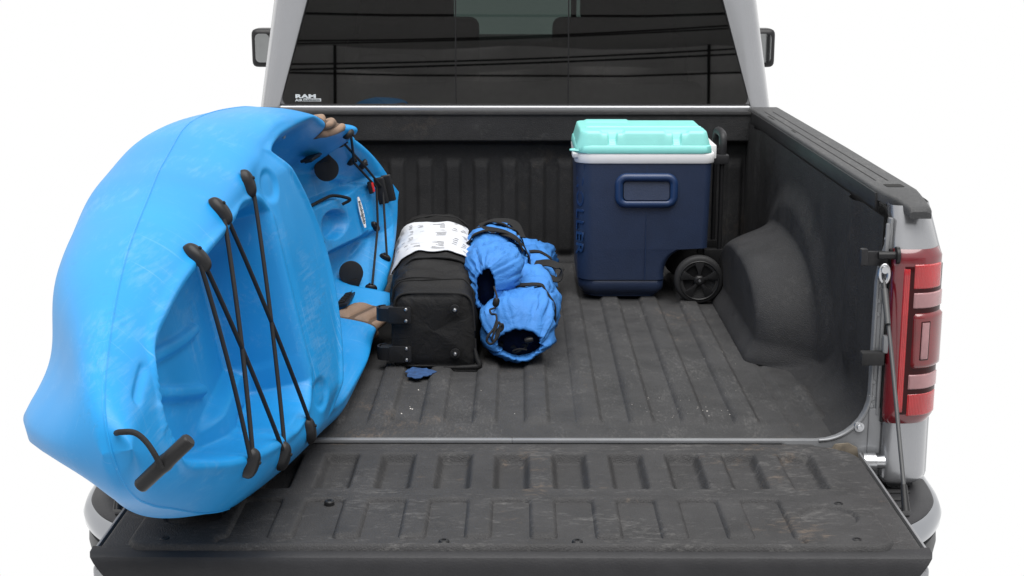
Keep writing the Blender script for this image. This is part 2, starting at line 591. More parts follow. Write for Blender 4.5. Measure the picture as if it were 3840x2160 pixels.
def qp(sv, z, off=0.0):
    x = np.interp(sv, PCL, PC[:, 0]) + off * np.interp(sv, PCL, PC_N[:, 0])
    y = np.interp(sv, PCL, PC[:, 1]) + off * np.interp(sv, PCL, PC_N[:, 1])
    lean = np.clip(z - .43, 0, None)
    bul = np.clip(.02 - z, 0, None)
    y = y + lean * .38 - bul * .02
    x = x - lean * .22 * sstep(.838, .93, x)
    return np.stack([x, y, z + 0 * x], -1)
S0 = PCL[14]            # arc length at the inner rear corner
def q_patch(name, s0, s1, z0, z1, off, mat, parent, side, r=.008, dome=.0, ns=22, nz=26, base=.0005):
    """rounded block standing proud of the curved rear corner"""
    sv = np.linspace(s0, s1, ns)
    zv = np.linspace(z0, z1, nz)
    Sg, Zg = np.meshgrid(sv, zv, indexing='ij')
    # rounded rectangle mask
    dx = np.minimum(Sg - s0, s1 - Sg)
    dz = np.minimum(Zg - z0, z1 - Zg)
    ax = np.clip(r - dx, 0, None)
    az = np.clip(r - dz, 0, None)
    dd = r - np.hypot(ax, az)
    h = base + (off - base) * np.sqrt(np.clip(sstep(-.0005, r, dd), 0, 1))
    P = qp(Sg, Zg, h)
    P[..., 0] *= side
    return grid(name, P, mat, parent, flip=(side < 0), sharp=70)

for s in (1, -1):
    sv = np.concatenate([PCL[:90:1], PCL[90::4]])
    zv = np.concatenate([np.linspace(-.115, -.09, 5), np.linspace(-.08, .42, 30), np.linspace(.43, .526, 14)])
    Sg, Zg = np.meshgrid(sv, zv, indexing='ij')
    tuck = -.03 * (1 - sstep(-.115, -.085, Zg))
    shelf = -.004 * (1 - sstep(.036, .046, Zg)) * 0
    P = qp(Sg, Zg, tuck + shelf)
    P[..., 0] *= s
    qpanel = grid('quarter_panel', P, M['silver'], truck, flip=(s < 0), sharp=60)
    # tail light
    light = q_patch('tail_light', S0 - .006, S0 + .132, .047, .437, .010, M['lens_dark'], truck, s, .012)
    q_patch('lamp_bezel', S0 + .0205, S0 + .1305, .058, .414, .0112, M['lens_gap'], light, s, .006)
    q_patch('reflector_strip', S0 + .022, S0 + .038, .064, .408, .0125, M['lens_red'], light, s, .003)
    q_patch('brake_lens', S0 + .041, S0 + .113, .350, .408, .0130, M['lens_red'], light, s, .004)
    q_patch('reverse_lens', S0 + .042, S0 + .130, .3065, .3465, .0140, M['lens_clear'], light, s, .005)
    q_patch('turn_housing', S0 + .042, S0 + .135, .170, .303, .0180, M['lens_mid'], light, s, .012)
    q_patch('turn_bezel', S0 + .056, S0 + .084, .188, .288, .0188, M['lens_gap'], light, s, .006)
    q_patch('reverse_lens', S0 + .060, S0 + .080, .194, .282, .0200, M['lens_clear'], light, s, .004)
    q_patch('reverse_lens', S0 + .041, S0 + .128, .125, .164, .0140, M['lens_clear'], light, s, .005)
    q_patch('brake_lens', S0 + .041, S0 + .126, .064, .120, .0130, M['lens_red'], light, s, .005)
    # gap under the lamp and pillar gasket
    box('gasket', (min(s * .814, s * .8205), -.014, .045), (max(s * .814, s * .8205), .02, .435), M['rubber'], truck, .002)

# ---- jamb plates at the tail opening
for s in (1, -1):
    rr = .11
    inner = [(.812, .50), (.806, .44), (.796, .40), (.790, .36), (.789, .11)]
    for k in range(9):
        a = math.radians(90 * k / 8)
        inner.append((.789 - rr + rr * math.cos(a) - .0, .11 - .001 - rr * math.sin(a)))
    inner += [(.60, -.001), (.0, -.001)]
    outer = [(.0, -.009), (.60, -.009), (.66, -.05), (.72, -.095), (.820, -.10), (.8205, .50)]
    poly = [(s * x, z) for x, z in inner + outer]
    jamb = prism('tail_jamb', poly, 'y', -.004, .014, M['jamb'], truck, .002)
    # pressed edge bead following the liner
    path = [(s * (x + .004), -.004, z) for x, z in inner[:14]]
    tube('edge_bead', bez(path, 3), .0038, M['jamb'], jamb, 8)
    box('ridge', (min(s * .804, s * .812), -.010, .06), (max(s * .804, s * .812), -.002, .49), M['jamb'], jamb, .003)
    box('ridge', (min(s * .790, s * .818), -.008, -.03), (max(s * .790, s * .818), -.002, .075), M['jamb'], jamb, .003)
    for (x, z) in ((.797, .352), (.797, .318), (.797, .288), (.797, .135), (.797, .098), (.795, .080), (.808, .455)):
        lathe('weld_spot', [(0, -.0016), (.0042, -.0016), (.0055, 0), (.0055, .004)], M['jamb'], jamb, (s * x, -.005, z), (0, 1, 0), 14)
    lathe('bolt', [(0, -.009), (.005, -.009), (.006, -.007), (.006, -.004), (.011, -.0035), (.0115, 0), (.0115, .003)], M['steel'], jamb, (s * .770, -.006, .032), (0, 1, 0), 18)
    lathe('striker_post', [(0, 0), (.0085, 0), (.0085, .036), (.019, .037), (.019, .044), (0, .044)], M['black'], jamb, (s * .786, -.026, .424), (s, 0, 0), 18)
    br = box('latch_bracket', (min(s * .752, s * .812), -.016, .398), (max(s * .752, s * .812), -.003, .430), M['trim'], jamb, .004)
    box('latch_tab', (min(s * .748, s * .764), -.03, .402), (max(s * .748, s * .764), -.010, .438), M['trim'], jamb, .004)
    box('rubber_stop', (min(s * .762, s * .812), -.03, .178), (max(s * .762, s * .812), -.003, .208), M['rubber'], jamb, .005)
    box('catch', (min(s * .808, s * .828), -.026, .205), (max(s * .808, s * .828), -.008, .245), M['jamb'], jamb, .005)
    # tailgate cable
    top = Vector((s * .800, -.026, .372))
    low = Vector((s * .782, -.372, -.020))
    cab = tube('tailgate_cable', bez([top, top.lerp(low, .33) + Vector((s * .003, 0, -.012)), top.lerp(low, .66) + Vector((s * .002, 0, -.010)), low], 8), .0045, M['cable'], truck, 8)
    tube('cable_sleeve', [low + Vector((0, 0, -.004)), low.lerp(top, .10)], [.009, .0065], M['black'], cab, 10)
    tube('cable_sleeve', [top.lerp(low, .05), top.lerp(low, .21)], [.0075, .006], M['cable'], cab, 10)
    ring = [(top.x + .010 * math.cos(a), top.y - .004, top.z + .012 + .020 * math.sin(a)) for a in np.linspace(0, 2 * math.pi, 19)[:-1]]
    tube('cable_eye', ring, .0045, M['steel'], cab, 8, closed=True)
    lathe('eye_bolt', [(0, -.012), (.008, -.012), (.009, -.009), (.009, .012)], M['steel'], cab, (top.x, top.y, top.z + .022), (0, 1, 0), 14)
    # hinge trunnion
    lathe('hinge_pin', [(0, 0), (.017, 0), (.021, .003), (.021, .03), (.015, .032), (.015, .05)], M['steel'], truck, (s * .772, -.035, -.040), (s, 0, 0), 22)
    prism('hinge_plate', [(s * .715, -.004), (s * .745, -.001), (s * .765, -.012), (s * .772, -.050), (s * .735, -.060), (s * .705, -.02)], 'y', -.022, -.017, M['mud'], truck, .001)

# ---- tailgate
tg = box('tailgate', (-.768, -.600, -.085), (.768, -.006, -.042), M['silver'], truck, .010, 3)
PITCH = .123
def pocket(x, y, cx, y0, y1, hw, soft=.013):
    mx = sstep(0, soft, hw - np.abs(x - cx))
    my = sstep(0, soft, np.minimum(y - y0, y1 - y))
    return mx * my
xs = np.linspace(-.765, .765, 430)
ys = np.concatenate([np.linspace(-.598, -.36, 28), np.linspace(-.355, -.0045, 124)])
Xg, Yg = np.meshgrid(xs, ys, indexing='ij')
Z = np.full_like(Xg, -.010)
for k in range(-5, 6):
    Z -= .023 * pocket(Xg, Yg, k * PITCH, -.285, -.062, .041, .018)
# raised border and rounded-off hinge corners
Z -= .012 * (1 - sstep(0, .012, .7655 - np.abs(Xg)))
Z -= .025 * sstep(.085, .105, np.hypot(np.clip(np.abs(Xg) - .665, 0, None), np.clip(Yg + .105, 0, None))) * sstep(.665, .70, np.abs(Xg))
Z -= .004 * np.exp(-((np.clip(np.hypot(np.clip(np.abs(Xg) - .60, 0, None), np.clip(Yg + .15, 0, None)), 0, 1) - .11) / .006) ** 2) * (np.abs(Xg) > .60) * (Yg > -.15)
Z -= .003 * np.exp(-((Yg + .040) / .003) ** 2)
Z -= .010 * (1 - sstep(-.598, -.58, Yg))
grid('liner_skin', np.stack([Xg, Yg, Z], -1), M['tailgate'], tg, sharp=60)

# access panel bolted on the outer half
xs = np.linspace(-.712, .712, 400)
ys = np.linspace(-.598, -.332, 96)
Xg, Yg = np.meshgrid(xs, ys, indexing='ij')
Z = np.full_like(Xg, -.002)
mid = 1 - sstep(.530, .552, np.abs(Xg))
low = mid * sstep(-.372, -.350, -Yg - .72) if False else mid * (1 - sstep(-.372, -.352, Yg)) * sstep(-.584, -.570, Yg)
land = np.zeros_like(Xg)
for k in range(-5, 5):
    cx = (k + .5) * PITCH
    hw = .040
    land = np.maximum(land, sstep(0, .022, hw - np.abs(Xg - cx)) * sstep(-.566, -.535, Yg))
Z -= .024 * low * (1 - land)
for s in (1, -1):
    rr = np.hypot((Xg - s * .612) / .060, (Yg + .445) / .058)
    Z -= .011 * (1 - sstep(.80, 1.0, rr))
ex = np.clip(np.abs(Xg) - .672, 0, None)
ey = np.maximum(np.clip(Yg + .372, 0, None), np.clip(-.558 - Yg, 0, None))
edge = .040 - np.hypot(ex, ey)
keep = edge
Z -= .022 * (1 - np.sqrt(np.clip(edge / .009, 0, 1)))
me_panel = grid('access_panel', np.stack([Xg, Yg, Z], -1), M['tailgate'], tg, sharp=60)
bm = bmesh.new()
bm.from_mesh(me_panel.data)
kill = [v for v in bm.verts if .040 - math.hypot(max(abs(v.co.x) - .672, 0), max(v.co.y + .372, -.558 - v.co.y, 0)) < -.003]
bmesh.ops.delete(bm, geom=kill, context='VERTS')
bm.to_mesh(me_panel.data)
bm.free()
for (x, y) in ((-.64, -.565), (.64, -.565), (-.645, -.385), (.645, -.385), (-.36, -.375), (.246, -.395), (-.123, -.573), (.123, -.573)):
    lathe('screw', [(0, .0035), (.004, .0035), (.0045, .0055), (.008, .0052), (.010, .003), (.0105, -.006)], M['black'], tg, (x, y, -.006 if abs(x) > .3 or y < -.5 else -.018), (0, 0, 1), 16)
# rolled plastic cap on the free edge
prof = [(-.578, -.012), (-.600, -.014), (-.611, -.020), (-.617, -.030), (-.620, -.046), (-.620, -.110), (-.606, -.125), (-.578, -.125)]
n = len(prof)
xs = np.linspace(-1, 1, 61)
P = np.zeros((61, n, 3))
for j, (y, z) in enumerate(prof):
    half = .770 - max(0, (-.016 - z)) * .75
    P[:, j, 0] = xs * half
    P[:, j, 1] = y
    P[:, j, 2] = z
edge_cap = fix_normals(grid('edge_cap', P, M['trim'], tg, cv=True, caps=True, sharp=30))
for s in (1, -1):
    box('side_strip', (min(s * .7665, s * .7715), -.57, -.062), (max(s * .7665, s * .7715), -.03, -.020), M['jamb'], tg, .0015)

# ---- rear bumper
bp = bez([(0, -.315, 0), (.50, -.312, 0), (.74, -.285, 0), (.86, -.205, 0), (.925, -.11, 0), (.948, -.02, 0), (.955, .12, 0)], 12)
half = np.array([[p.x, p.y] for p in bp])
full = np.concatenate([half[::-1] * np.array([-1, 1]), half[1:]])
tn = np.gradient(full, axis=0)
tn /= np.linalg.norm(tn, axis=1)[:, None]
nr = np.stack([tn[:, 1], -tn[:, 0]], 1)
prof = [(-.09, -.128), (-.030, -.122), (-.010, -.118), (.0, -.124), (.006, -.140), (.004, -.160), (-.006, -.172), (-.03, -.178), (-.09, -.18)]
P = np.zeros((len(full), len(prof), 3))
for j, (o_, z) in enumerate(prof):
    P[:, j, 0:2] = full + nr * o_
    P[:, j, 2] = z
bumper = fix_normals(grid('rear_bumper', P, M['chrome'], truck, cv=True, caps=True, sharp=50))
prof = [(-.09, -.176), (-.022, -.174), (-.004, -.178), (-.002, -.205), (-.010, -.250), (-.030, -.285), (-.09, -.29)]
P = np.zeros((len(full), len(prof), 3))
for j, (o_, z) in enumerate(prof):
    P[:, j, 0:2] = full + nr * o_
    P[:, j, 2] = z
fix_normals(grid('bumper_reflection_band', P, M['black'], bumper, cv=True, caps=True, sharp=50))  # black band painting in the dark ground reflection of the lower chrome
for s in (1, -1):
    idx = [i for i in range(len(full)) if .60 < s * full[i, 0] < .953 and full[i, 1] < .10]
    sec = full[idx]
    nn = nr[idx]
    rows = []
    for o_, z in ((-.012, -.1175), (-.016, -.114), (-.05, -.113), (-.10, -.113), (-.16, -.113)):
        pts = sec + nn * o_
        rows.append(np.concatenate([pts, np.full((len(pts), 1), z)], 1))
    pad = grid('step_pad', np.array(rows), M['trim'], bumper, flip=(s > 0), sharp=40)
    fix_normals(pad)
    for k in range(6):
        yk = -.22 + k * .045
        box('tread', (min(s * .78, s * (.835 + .012 * k)), yk, -.1135), (max(s * .78, s * (.835 + .012 * k)), yk + .022, -.109), M['rubber'], bumper, .003)
box('bumper_filler', (-.93, -.02, -.135), (.93, .2, -.125), M['black'], truck, .004)

# ---- cab shell: rings from the window opening outwards
def ring(hb, ht, zb, zt, r, y_of_z, n=7):
    pts = []
    corners = [(hb, zb), (ht, zt), (-ht, zt), (-hb, zb)]
    for k in range(4):
        p, a, b = [Vector(c) for c in (corners[k], corners[k - 1], corners[(k + 1) % 4])]
        d1, d2 = (a - p).normalized(), (b - p).normalized()
        for j in range(n + 1):
            t = j / n
            q = (p + d1 * r) * (1 - t) ** 2 + p * 2 * t * (1 - t) + (p + d2 * r) * t * t
            pts.append((q.x, y_of_z(q.y), q.y))
    return pts
lean = lambda off: (lambda z: 2.025 + off + max(0, z - .54) * .085)
rings = [ring(.826, .66, .542, 1.12, .045, lean(.012)), ring(.829, .663, .539, 1.123, .046, lean(.0)), ring(.905, .742, .30, 1.22, .06, lean(.004)),
         ring(.932, .775, .28, 1.25, .08, lean(.028)), ring(.955, .80, .26, 1.27, .09, lean(.10)), ring(.99, .80, .2, 1.29, .1, lean(.6)), ring(1.0, .80, .2, 1.29, .1, lean(1.5))]
cabshell = grid('cab_shell', np.array(rings), M['silver'], truck, cv=True, flip=False, sharp=50)
fix_normals(cabshell)

def win_pt(x, z, d=0.0):
    return (x, 2.025 + (z - .54) * .085 + .006 + d, z)
def pane(name, x0b, x1b, x0t, x1t, z0, z1, mat, parent, d=0.0):
    me = mesh_from(name, [win_pt(x0b, z0, d), win_pt(x1b, z0, d), win_pt(x1t, z1, d), win_pt(x0t, z1, d), win_pt(x0b, z0, d + .004), win_pt(x1b, z0, d + .004), win_pt(x1t, z1, d + .004), win_pt(x0t, z1, d + .004)],
                   [(0, 1, 2, 3), (7, 6, 5, 4), (0, 4, 5, 1), (1, 5, 6, 2), (2, 6, 7, 3), (3, 7, 4, 0)])
    return link(name, me, mat, parent, smooth=False)
# thin single-surface panes (tint is counted once)
def pane1(name, x0b, x1b, x0t, x1t, z0, z1, mat, parent, d=0.0):
    me = mesh_from(name, [win_pt(x0b, z0, d), win_pt(x1b, z0, d), win_pt(x1t, z1, d), win_pt(x0t, z1, d)], [(0, 1, 2, 3)])
    return link(name, me, mat, parent, smooth=False)
rw = pane1('rear_window', -.206, .188, -.206, .188, .543, 1.12, M['glass'], truck, .003)
pane1('side_pane', -.8255, -.2055, -.66, -.2055, .543, 1.12, M['glass'], rw)
pane1('side_pane', .1875, .8255, .1875, .66, .543, 1.12, M['glass'], rw)
for x in (-.2075, .1875):
    tube('pane_seal', [win_pt(x, .543), win_pt(x, 1.12)], .0022, M['black'], rw, 6)
tube('frame_seal', [win_pt(-.66, 1.12, -.004), win_pt(-.8265, .545, -.004), win_pt(.8265, .545, -.004), win_pt(.66, 1.12, -.004)], .004, M['black'], rw, 8)
for x0, x1 in ((-.246, -.214), (.196, .215)):
    pane1('mullion', x0, x1, x0, x1, .546, 1.12, M['cabin'], rw, .02)
zc = .085 / math.hypot(1, .085)
upv = Vector((0, zc, 1 / math.hypot(1, .085)))
nv = Vector((0, -upv.z, upv.y))
text_obj('decal_lettering', 'RAM', .0175, M['decal'], rw, basis(Vector(win_pt(-.773, .569, -.002)), Vector((1, 0, 0)), upv, nv), .0003, .0009, sx=2.0, space=1.05)
text_obj('decal_lettering', 'AIR', .0125, M['decal'], rw, basis(Vector(win_pt(-.773, .557, -.002)), Vector((1, 0, 0)), upv, nv), .0003, .0003, sx=1.35)
dp = prism('decal_plate', [(0, 0), (.062, 0), (.062, .0105), (0, .0105)], 'z', 0, .0004, M['decal'], rw)
dp.data.transform(basis(Vector(win_pt(-.744, .5565, -.0015)), Vector((1, 0, 0)), upv, nv))
text_obj('decal_lettering', 'SUSPENSION', .0092, M['cabin'], rw, basis(Vector(win_pt(-.742, .5585, -.003)), Vector((1, 0, 0)), upv, nv), .0003, .0001, sx=1.08)

# cabin behind the glass
box('cabin_floor', (-.835, 2.06, .05), (.835, 4.4, .10), M['cabin'], truck, 0)
for s in (1, -1):
    dl = np.array([[[s * (.86 - max(0, z_ - .54) * .28), y_, z_] for z_ in (.05, .54, 1.25)] for y_ in (2.06, 3.0, 4.42)])
    dl[:, 2, 1] = (2.11, 2.9, 3.72)
    grid('door_lining', dl, M['cabin'], truck, sharp=30, solid=.01)
box('headliner', (-.65, 2.10, 1.22), (.65, 3.7, 1.25), M['cabin'], truck, 0)
box('dashboard', (-.835, 4.0, .10), (.835, 4.4, .675), M['cabin'], truck, .03, 3)
ws = mesh_from('windshield', [(-.60, 4.40, .66), (.66, 4.40, .66), (.56, 3.7, 1.26), (-.52, 3.7, 1.26)], [(0, 1, 2, 3)])
link('windshield', ws, M['windshield'], truck, smooth=False)
for s in (1, -1):
    w0, w1 = (.66, .56) if s > 0 else (.60, .52)
    me = mesh_from('windshield_pillar', [(s * w0, 4.40, .66), (s * .84, 4.40, .66), (s * .66, 3.7, 1.26), (s * w1, 3.7, 1.26), (s * w0, 4.44, .66), (s * .84, 4.44, .66), (s * .66, 3.74, 1.28), (s * w1, 3.74, 1.28)], [(0, 1, 2, 3), (4, 7, 6, 5), (0, 4, 5, 1), (1, 5, 6, 2), (2, 6, 7, 3), (3, 7, 4, 0)])
    fix_normals(link('windshield_pillar', me, M['cabin'], truck, smooth=False))
def seat_back(name, cx, y, w, z0, z1, t, parent, mat=M['seat']):
    o = box(name, (cx - w / 2, y, z0), (cx + w / 2, y + t, z1), mat, parent, .05, 4)
    return o
for cx in (-.42, .42):
    st = seat_back('front_seat', cx, 3.25, .52, .15, .80, .16, truck)
    box('headrest', (cx - .14, 3.27, .78), (cx + .14, 3.39, .98), M['seat'], st, .045, 4)
rs = seat_back('rear_bench', 0, 2.30, 1.40, .12, .60, .14, truck)
for cx in (-.46, .46):
    box('headrest', (cx - .13, 2.32, .58), (cx + .13, 2.41, .70), M['seat'], rs, .035, 4)

# ---- door mirrors
for s in (1, -1):
    cxm = 1.125 if s < 0 else 1.100
    a, b = sorted((s * (cxm - .052), s * (cxm + .052)))
    mr = box('side_mirror', (a, 3.42, .575), (b, 3.56, .745), M['black'], truck, .030, 4)
    prism('mirror_glass', rrect(a + .020, b - .020, .598, .724, .020, 5), 'y', 3.412, 3.424, M['mirror'], mr)
    box('mirror_arm', (min(s * .95, s * 1.09), 3.47, .60), (max(s * .95, s * 1.09), 3.54, .65), M['black'], mr, .012)

# ================================================================== CANOPY reflected in the rear window, enlarged to cut light from behind the camera
tent = thing('canopy_tent', 'grey canopy tent reflected in the rear window of the truck, enlarged unseen to block frontal light', 'canopy', (0, -7.5, -.85))
M['tarp'] = fabric('pale_tarp', (.82, .81, .80), weave=60, var=.05, rough=.9, folds=.3)
M['roof'] = fabric('grey_roof_tarp', (.34, .335, .33), weave=60, var=.08, rough=.9, folds=.3)
xs = np.linspace(-5.2, 5.2, 40)
ys = np.linspace(-12.0, -4.2, 30)
Xg, Yg = np.meshgrid(xs, ys, indexing='ij')
Zg = 2.35 - .10 * np.abs(np.sin((Xg + 5.2) / 2.6 * math.pi)) * .6 + .12 * (1 - np.abs(Yg + 8.3) / 3.7)
grid('roof_fabric', np.stack([Xg, Yg, Zg], -1), M['roof'], tent, sharp=60, solid=.004)
for y in (-4.6, -12.0):
    xs = np.linspace(-4.2, 4.2, 60)
    P = np.zeros((60, 2, 3))
    P[:, 0, 0] = P[:, 1, 0] = xs
    P[:, 0, 1] = y + .03 * np.sin(xs * 3)
    P[:, 1, 1] = y + .05 * np.sin(xs * 3.7 + 1)
    P[:, 0, 2] = 2.34
    P[:, 1, 2] = 2.02 + .05 * np.sin(xs * 1.5)
    grid('valance', P, M['tarp'], tent, sharp=60, solid=.004)
for x in (-4.15, -2.4, 2.5, 4.15):
    for y in (-4.7, -11.9):
        tube('tent_leg', [(x, y, -.85), (x, y, 2.36)], .022, M['black'], tent, 8)
for y, z in ((-4.7, 2.0), (-8.3, 2.30), (-11.9, 2.0), (-11.9, 1.2)):
    tube('cross_bar', [(-4.15, y, z), (-1.4, y, z - .06), (1.4, y, z - .07), (4.15, y, z + .02)], .014, M['black'], tent, 8)
for (x0, z0, x1, z1) in ((-4.15, 1.3, -2.4, 2.2), (4.15, 1.3, 2.5, 2.2)):
    tube('brace', [(x0, -4.7, z0), (x1, -4.7, z1)], .03, M['black'], tent, 8)
side = np.array([[[x, -12.1 + .12 * math.sin(x * 4), z] for z in (-.85, 2.34)] for x in np.linspace(-5.2, 5.2, 70)])
grid('back_wall', side, M['tarp'], tent, sharp=60, solid=.004)
for (z0, sag_, y) in ((1.55, .10, -5.5), (1.75, .16, -6.5), (2.12, .2, -7.5), (2.2, .12, -9.0)):
    tube('guy_cable', [(x, y + .05 * x, z0 - sag_ * (1 - (x / 5.1) ** 2) + .03 * x) for x in np.linspace(-5.1, 5.1, 30)], .009, M['black'], tent, 6)
for x in (-5.2, 5.2):
    side = np.array([[[x + .08 * math.sin(y * 4), y, z] for z in (-.85, 2.34)] for y in np.linspace(-12.0, -4.2, 60)])
    grid('side_wall', side, M['tarp'], tent, sharp=60, solid=.004)  # unseen walls, added to dim the light from behind the camera

# ================================================================== KAYAK
kay = thing('kayak', 'blue sit-on-top kayak lying on its side in the truck bed', 'kayak', (-.47057, -.30644, .35913))
OFF.pop('kayak')
ka, kb, kn = Vector((.04536, .99890, -.01189)), Vector((-.20621, .02100, .97828)), Vector((.97746, -.04192, .20694))
kay.rotation_euler = basis((0, 0, 0), ka, kb, kn).to_euler()

KU = np.array([-.915, -.908, -.885, -.80, -.67, -.488, -.256, -.06, .22, .45, .70, .90, 1.10, 1.30, 1.45, 1.54, 1.59, 1.62])
KH = np.array([.003, .034, .066, .116, .168, .232, .294, .336, .375, .384, .374, .346, .294, .238, .172, .110, .060, .008])
def pchip(xk, yk, x):
    h = np.diff(xk); dlt = np.diff(yk) / h
    m = np.zeros_like(yk)
    for i in range(1, len(xk) - 1):
        if dlt[i - 1] * dlt[i] > 0:
            w1, w2 = 2 * h[i] + h[i - 1], h[i] + 2 * h[i - 1]
            m[i] = (w1 + w2) / (w1 / dlt[i - 1] + w2 / dlt[i])
    m[0], m[-1] = dlt[0], dlt[-1]
    i = np.clip(np.searchsorted(xk, x) - 1, 0, len(xk) - 2)
    t = (x - xk[i]) / h[i]
    return yk[i] * (1 + 2 * t) * (1 - t) ** 2 + m[i] * h[i] * t * (1 - t) ** 2 + yk[i + 1] * t * t * (3 - 2 * t) + m[i + 1] * h[i] * t * t * (t - 1)
def kH(u):
    return pchip(KU, KH, np.clip(u, KU[0], KU[-1]))
def sheer(u):
    return .050 * np.clip((u - .85) / .8, 0, 1) ** 2 + .012 * np.clip((-.3 - u) / .6, 0, 1) ** 2
def seamw(u):
    return np.interp(u, np.linspace(-.95, 1.65, 53), SEAM_S)
SEAM_S = np.interp(np.linspace(-.95, 1.65, 53), [-.95, -.8, -.62, -.1, .35, .8, 1.2, 1.5, 1.65], [-.012, -.030, -.055, -.118, -.155, -.135, -.050, -.005, .015])
for _ in range(3):
    SEAM_S[1:-1] = (SEAM_S[:-2] + 2 * SEAM_S[1:-1] + SEAM_S[2:]) / 4
def seg_d(u, v, a, b):
    ax, ay = a; bx, by = b
    L2 = (bx - ax) ** 2 + (by - ay) ** 2
    t = np.clip(((u - ax) * (bx - ax) + (v - ay) * (by - ay)) / L2, 0, 1)
    return np.hypot(u - ax - t * (bx - ax), v - ay - t * (by - ay))
def rim_u(v):
    return .415 - 1.75 * np.abs(v) ** 2.05
TK = np.array([[-.76, .0], [-.735, .055], [-.70, .086], [-.60, .120], [-.45, .158], [-.20, .196], [.0, .216], [.08, .214], [.13, .196], [.17, .14], [.2, .08]])
CK = np.array([[.05, .20], [.2, .255], [.32, .288], [.45, .300], [.62, .302], [.80, .300], [.95, .294], [1.08, .276], [1.2, .246], [1.32, .195], [1.42, .125], [1.50, .04]])
def tank_T(u):
    return pchip(TK[:, 0], TK[:, 1], np.clip(u, -.76, .2))
def cock_T(u):
    return pchip(CK[:, 0], CK[:, 1], np.clip(u, .05, 1.5))
def deck_w(u, v):
    H = kH(u)
    de = np.clip(H - np.abs(v), 0, None)
    top = sheer(u)
    sw = .10 - .042 * sstep(.05, .45, u)
    sh = np.clip(1 - de / np.minimum(sw, H * .8 + .004), 0, 1)
    w = top + (seamw(u) - top) * sh ** 2.1
    # raised seat-back ridge rising to the cockpit rim
    rise = sstep(.13, .20, u) * .014 + np.clip((u - .17) / .25, 0, 1.3) * .032
    w = w + rise * (1 - sstep(.235, .31, np.abs(v))) * (u < 1.2)
    # rear tank well
    T = tank_T(u)
    dd = np.minimum(np.minimum(T - np.abs(v), .145 - u), (u + .75) * .9)
    m = sstep(-.003, .024, dd)
    fl = np.interp(u, [-.75, -.70, -.52, .10, .2], [-.014, -.036, -.078, -.160, -.163])
    fl = fl + .034 * sstep(.118, .140, np.abs(v)) * sstep(-.32, -.15, u)
    for (a, b) in (((-.56, .052), (-.09, .020)), ((-.58, .0), (-.17, -.082))):
        fl = fl + .014 * np.exp(-(seg_d(u, v, a, b) / .012) ** 4)
    w = w * (1 - m) + fl * m
    # raised lip around the tank well
    w = w + .006 * np.exp(-((dd + .012) / .009) ** 2) * (u < .3)
    # pair of moulded cup marks beside the ridge
    for sv in (1, -1):
        r = np.hypot((u - .185) / .042, (v - sv * .228) / .040)
        w = w - .008 * (1 - sstep(.55, 1.0, r))
        r2 = np.hypot((u + .005) / .10, (v - sv * .205) / .03)
        w = w - .010 * (1 - sstep(.6, 1.0, r2))
    # finger groove near the stern tip
    w = w - .006 * np.exp(-(seg_d(u, v, (-.83, .048), (-.76, .074)) / .008) ** 2)
    # cockpit
    ru = rim_u(v)
    cd = np.minimum(np.minimum(cock_T(u) - np.abs(v), (u - ru) * 1.0), (1.47 - u) * .8)
    cm = sstep(-.012, .050 + .05 * sstep(.75, 1.0, u), cd)
    floor = -.165 + .115 * sstep(1.05, 1.46, u) + .03 * sstep(.12, .25, np.abs(v))
    # centre console
    con = (1 - sstep(.060, .085, np.abs(v))) * sstep(.98, 1.06, u)
    floor = floor + con * (.060 - .035 * (1 - sstep(.7, 1.0, np.hypot((u - 1.17) / .075, v / .042))) - .05 * sstep(1.25, 1.46, u))
    # footwell ribs
    for sv in (1, -1):
        for k in range(2):
            floor = floor + .008 * np.exp(-(seg_d(u, v, (1.30 + .05 * k, sv * (.115 - .03 * k)), (1.37 + .04 * k, sv * (.09 - .03 * k))) / .007) ** 2)
    w = w * (1 - cm) + floor * cm
    # rim bead of the cockpit edge
    w = w + .006 * np.exp(-((cd + .012) / .012) ** 2) * (u < 1.3)
    return w

us = np.unique(np.concatenate([-.915 + .055 * np.linspace(0, 1, 22) ** 2, np.linspace(-.86, .20, 190), np.linspace(.20, .48, 120), np.linspace(.48, 1.56, 170), np.linspace(1.56, 1.62, 16)]))
ts = np.sin(np.linspace(-1, 1, 231) * math.pi / 2 * .86) / math.sin(math.pi / 2 * .86)
Ug, Tg = np.meshgrid(us, ts, indexing='ij')
Vg = Tg * kH(Ug)
def warp(u):
    return .027 * (1 - sstep(-.75, -.15, u)) + .010 * sstep(.0, .3, u) * (1 - sstep(.8, 1.1, u))
DP = np.stack([Ug, Vg, deck_w(Ug, Vg)], -1)
# hull below the seam
KK_U = np.array([-.915, -.86, -.78, -.70, -.60, -.40, .0, .5, 1.0, 1.3, 1.5, 1.62])
KK_W = np.array([-.030, -.105, -.175, -.228, -.268, -.302, -.324, -.315, -.255, -.170, -.070, .006])
phis = np.linspace(0, math.pi, 110)
Uh, Fh = np.meshgrid(us, phis, indexing='ij')
Hh = kH(Uh)
sw_ = seamw(Uh)
D = sw_ - pchip(KK_U, KK_W, Uh)
c_, s_ = np.cos(Fh), np.sin(Fh)
bx = .62 - .20 * sstep(-.35, .0, Uh) * (1 - sstep(.5, .9, Uh))
vh = Hh * np.sign(c_) * np.abs(c_) ** bx
frac = np.abs(s_) ** bx
stern_k = 1 - sstep(-.80, -.25, Uh)
keel = np.exp(-np.abs(vh / (.056 + .02 * sstep(-.8, -.2, Uh))) ** 1.9)
flank = 1 - .48 * stern_k * (1 - keel) - .06 * (1 - keel)
wh_ = sw_ - D * frac * flank
uo = Uh + 0
HP = np.stack([uo, vh, wh_], -1)
# assemble one continuous shell: deck rows then hull rows share the seam
nu, nd = DP.shape[:2]
nh = HP.shape[1]
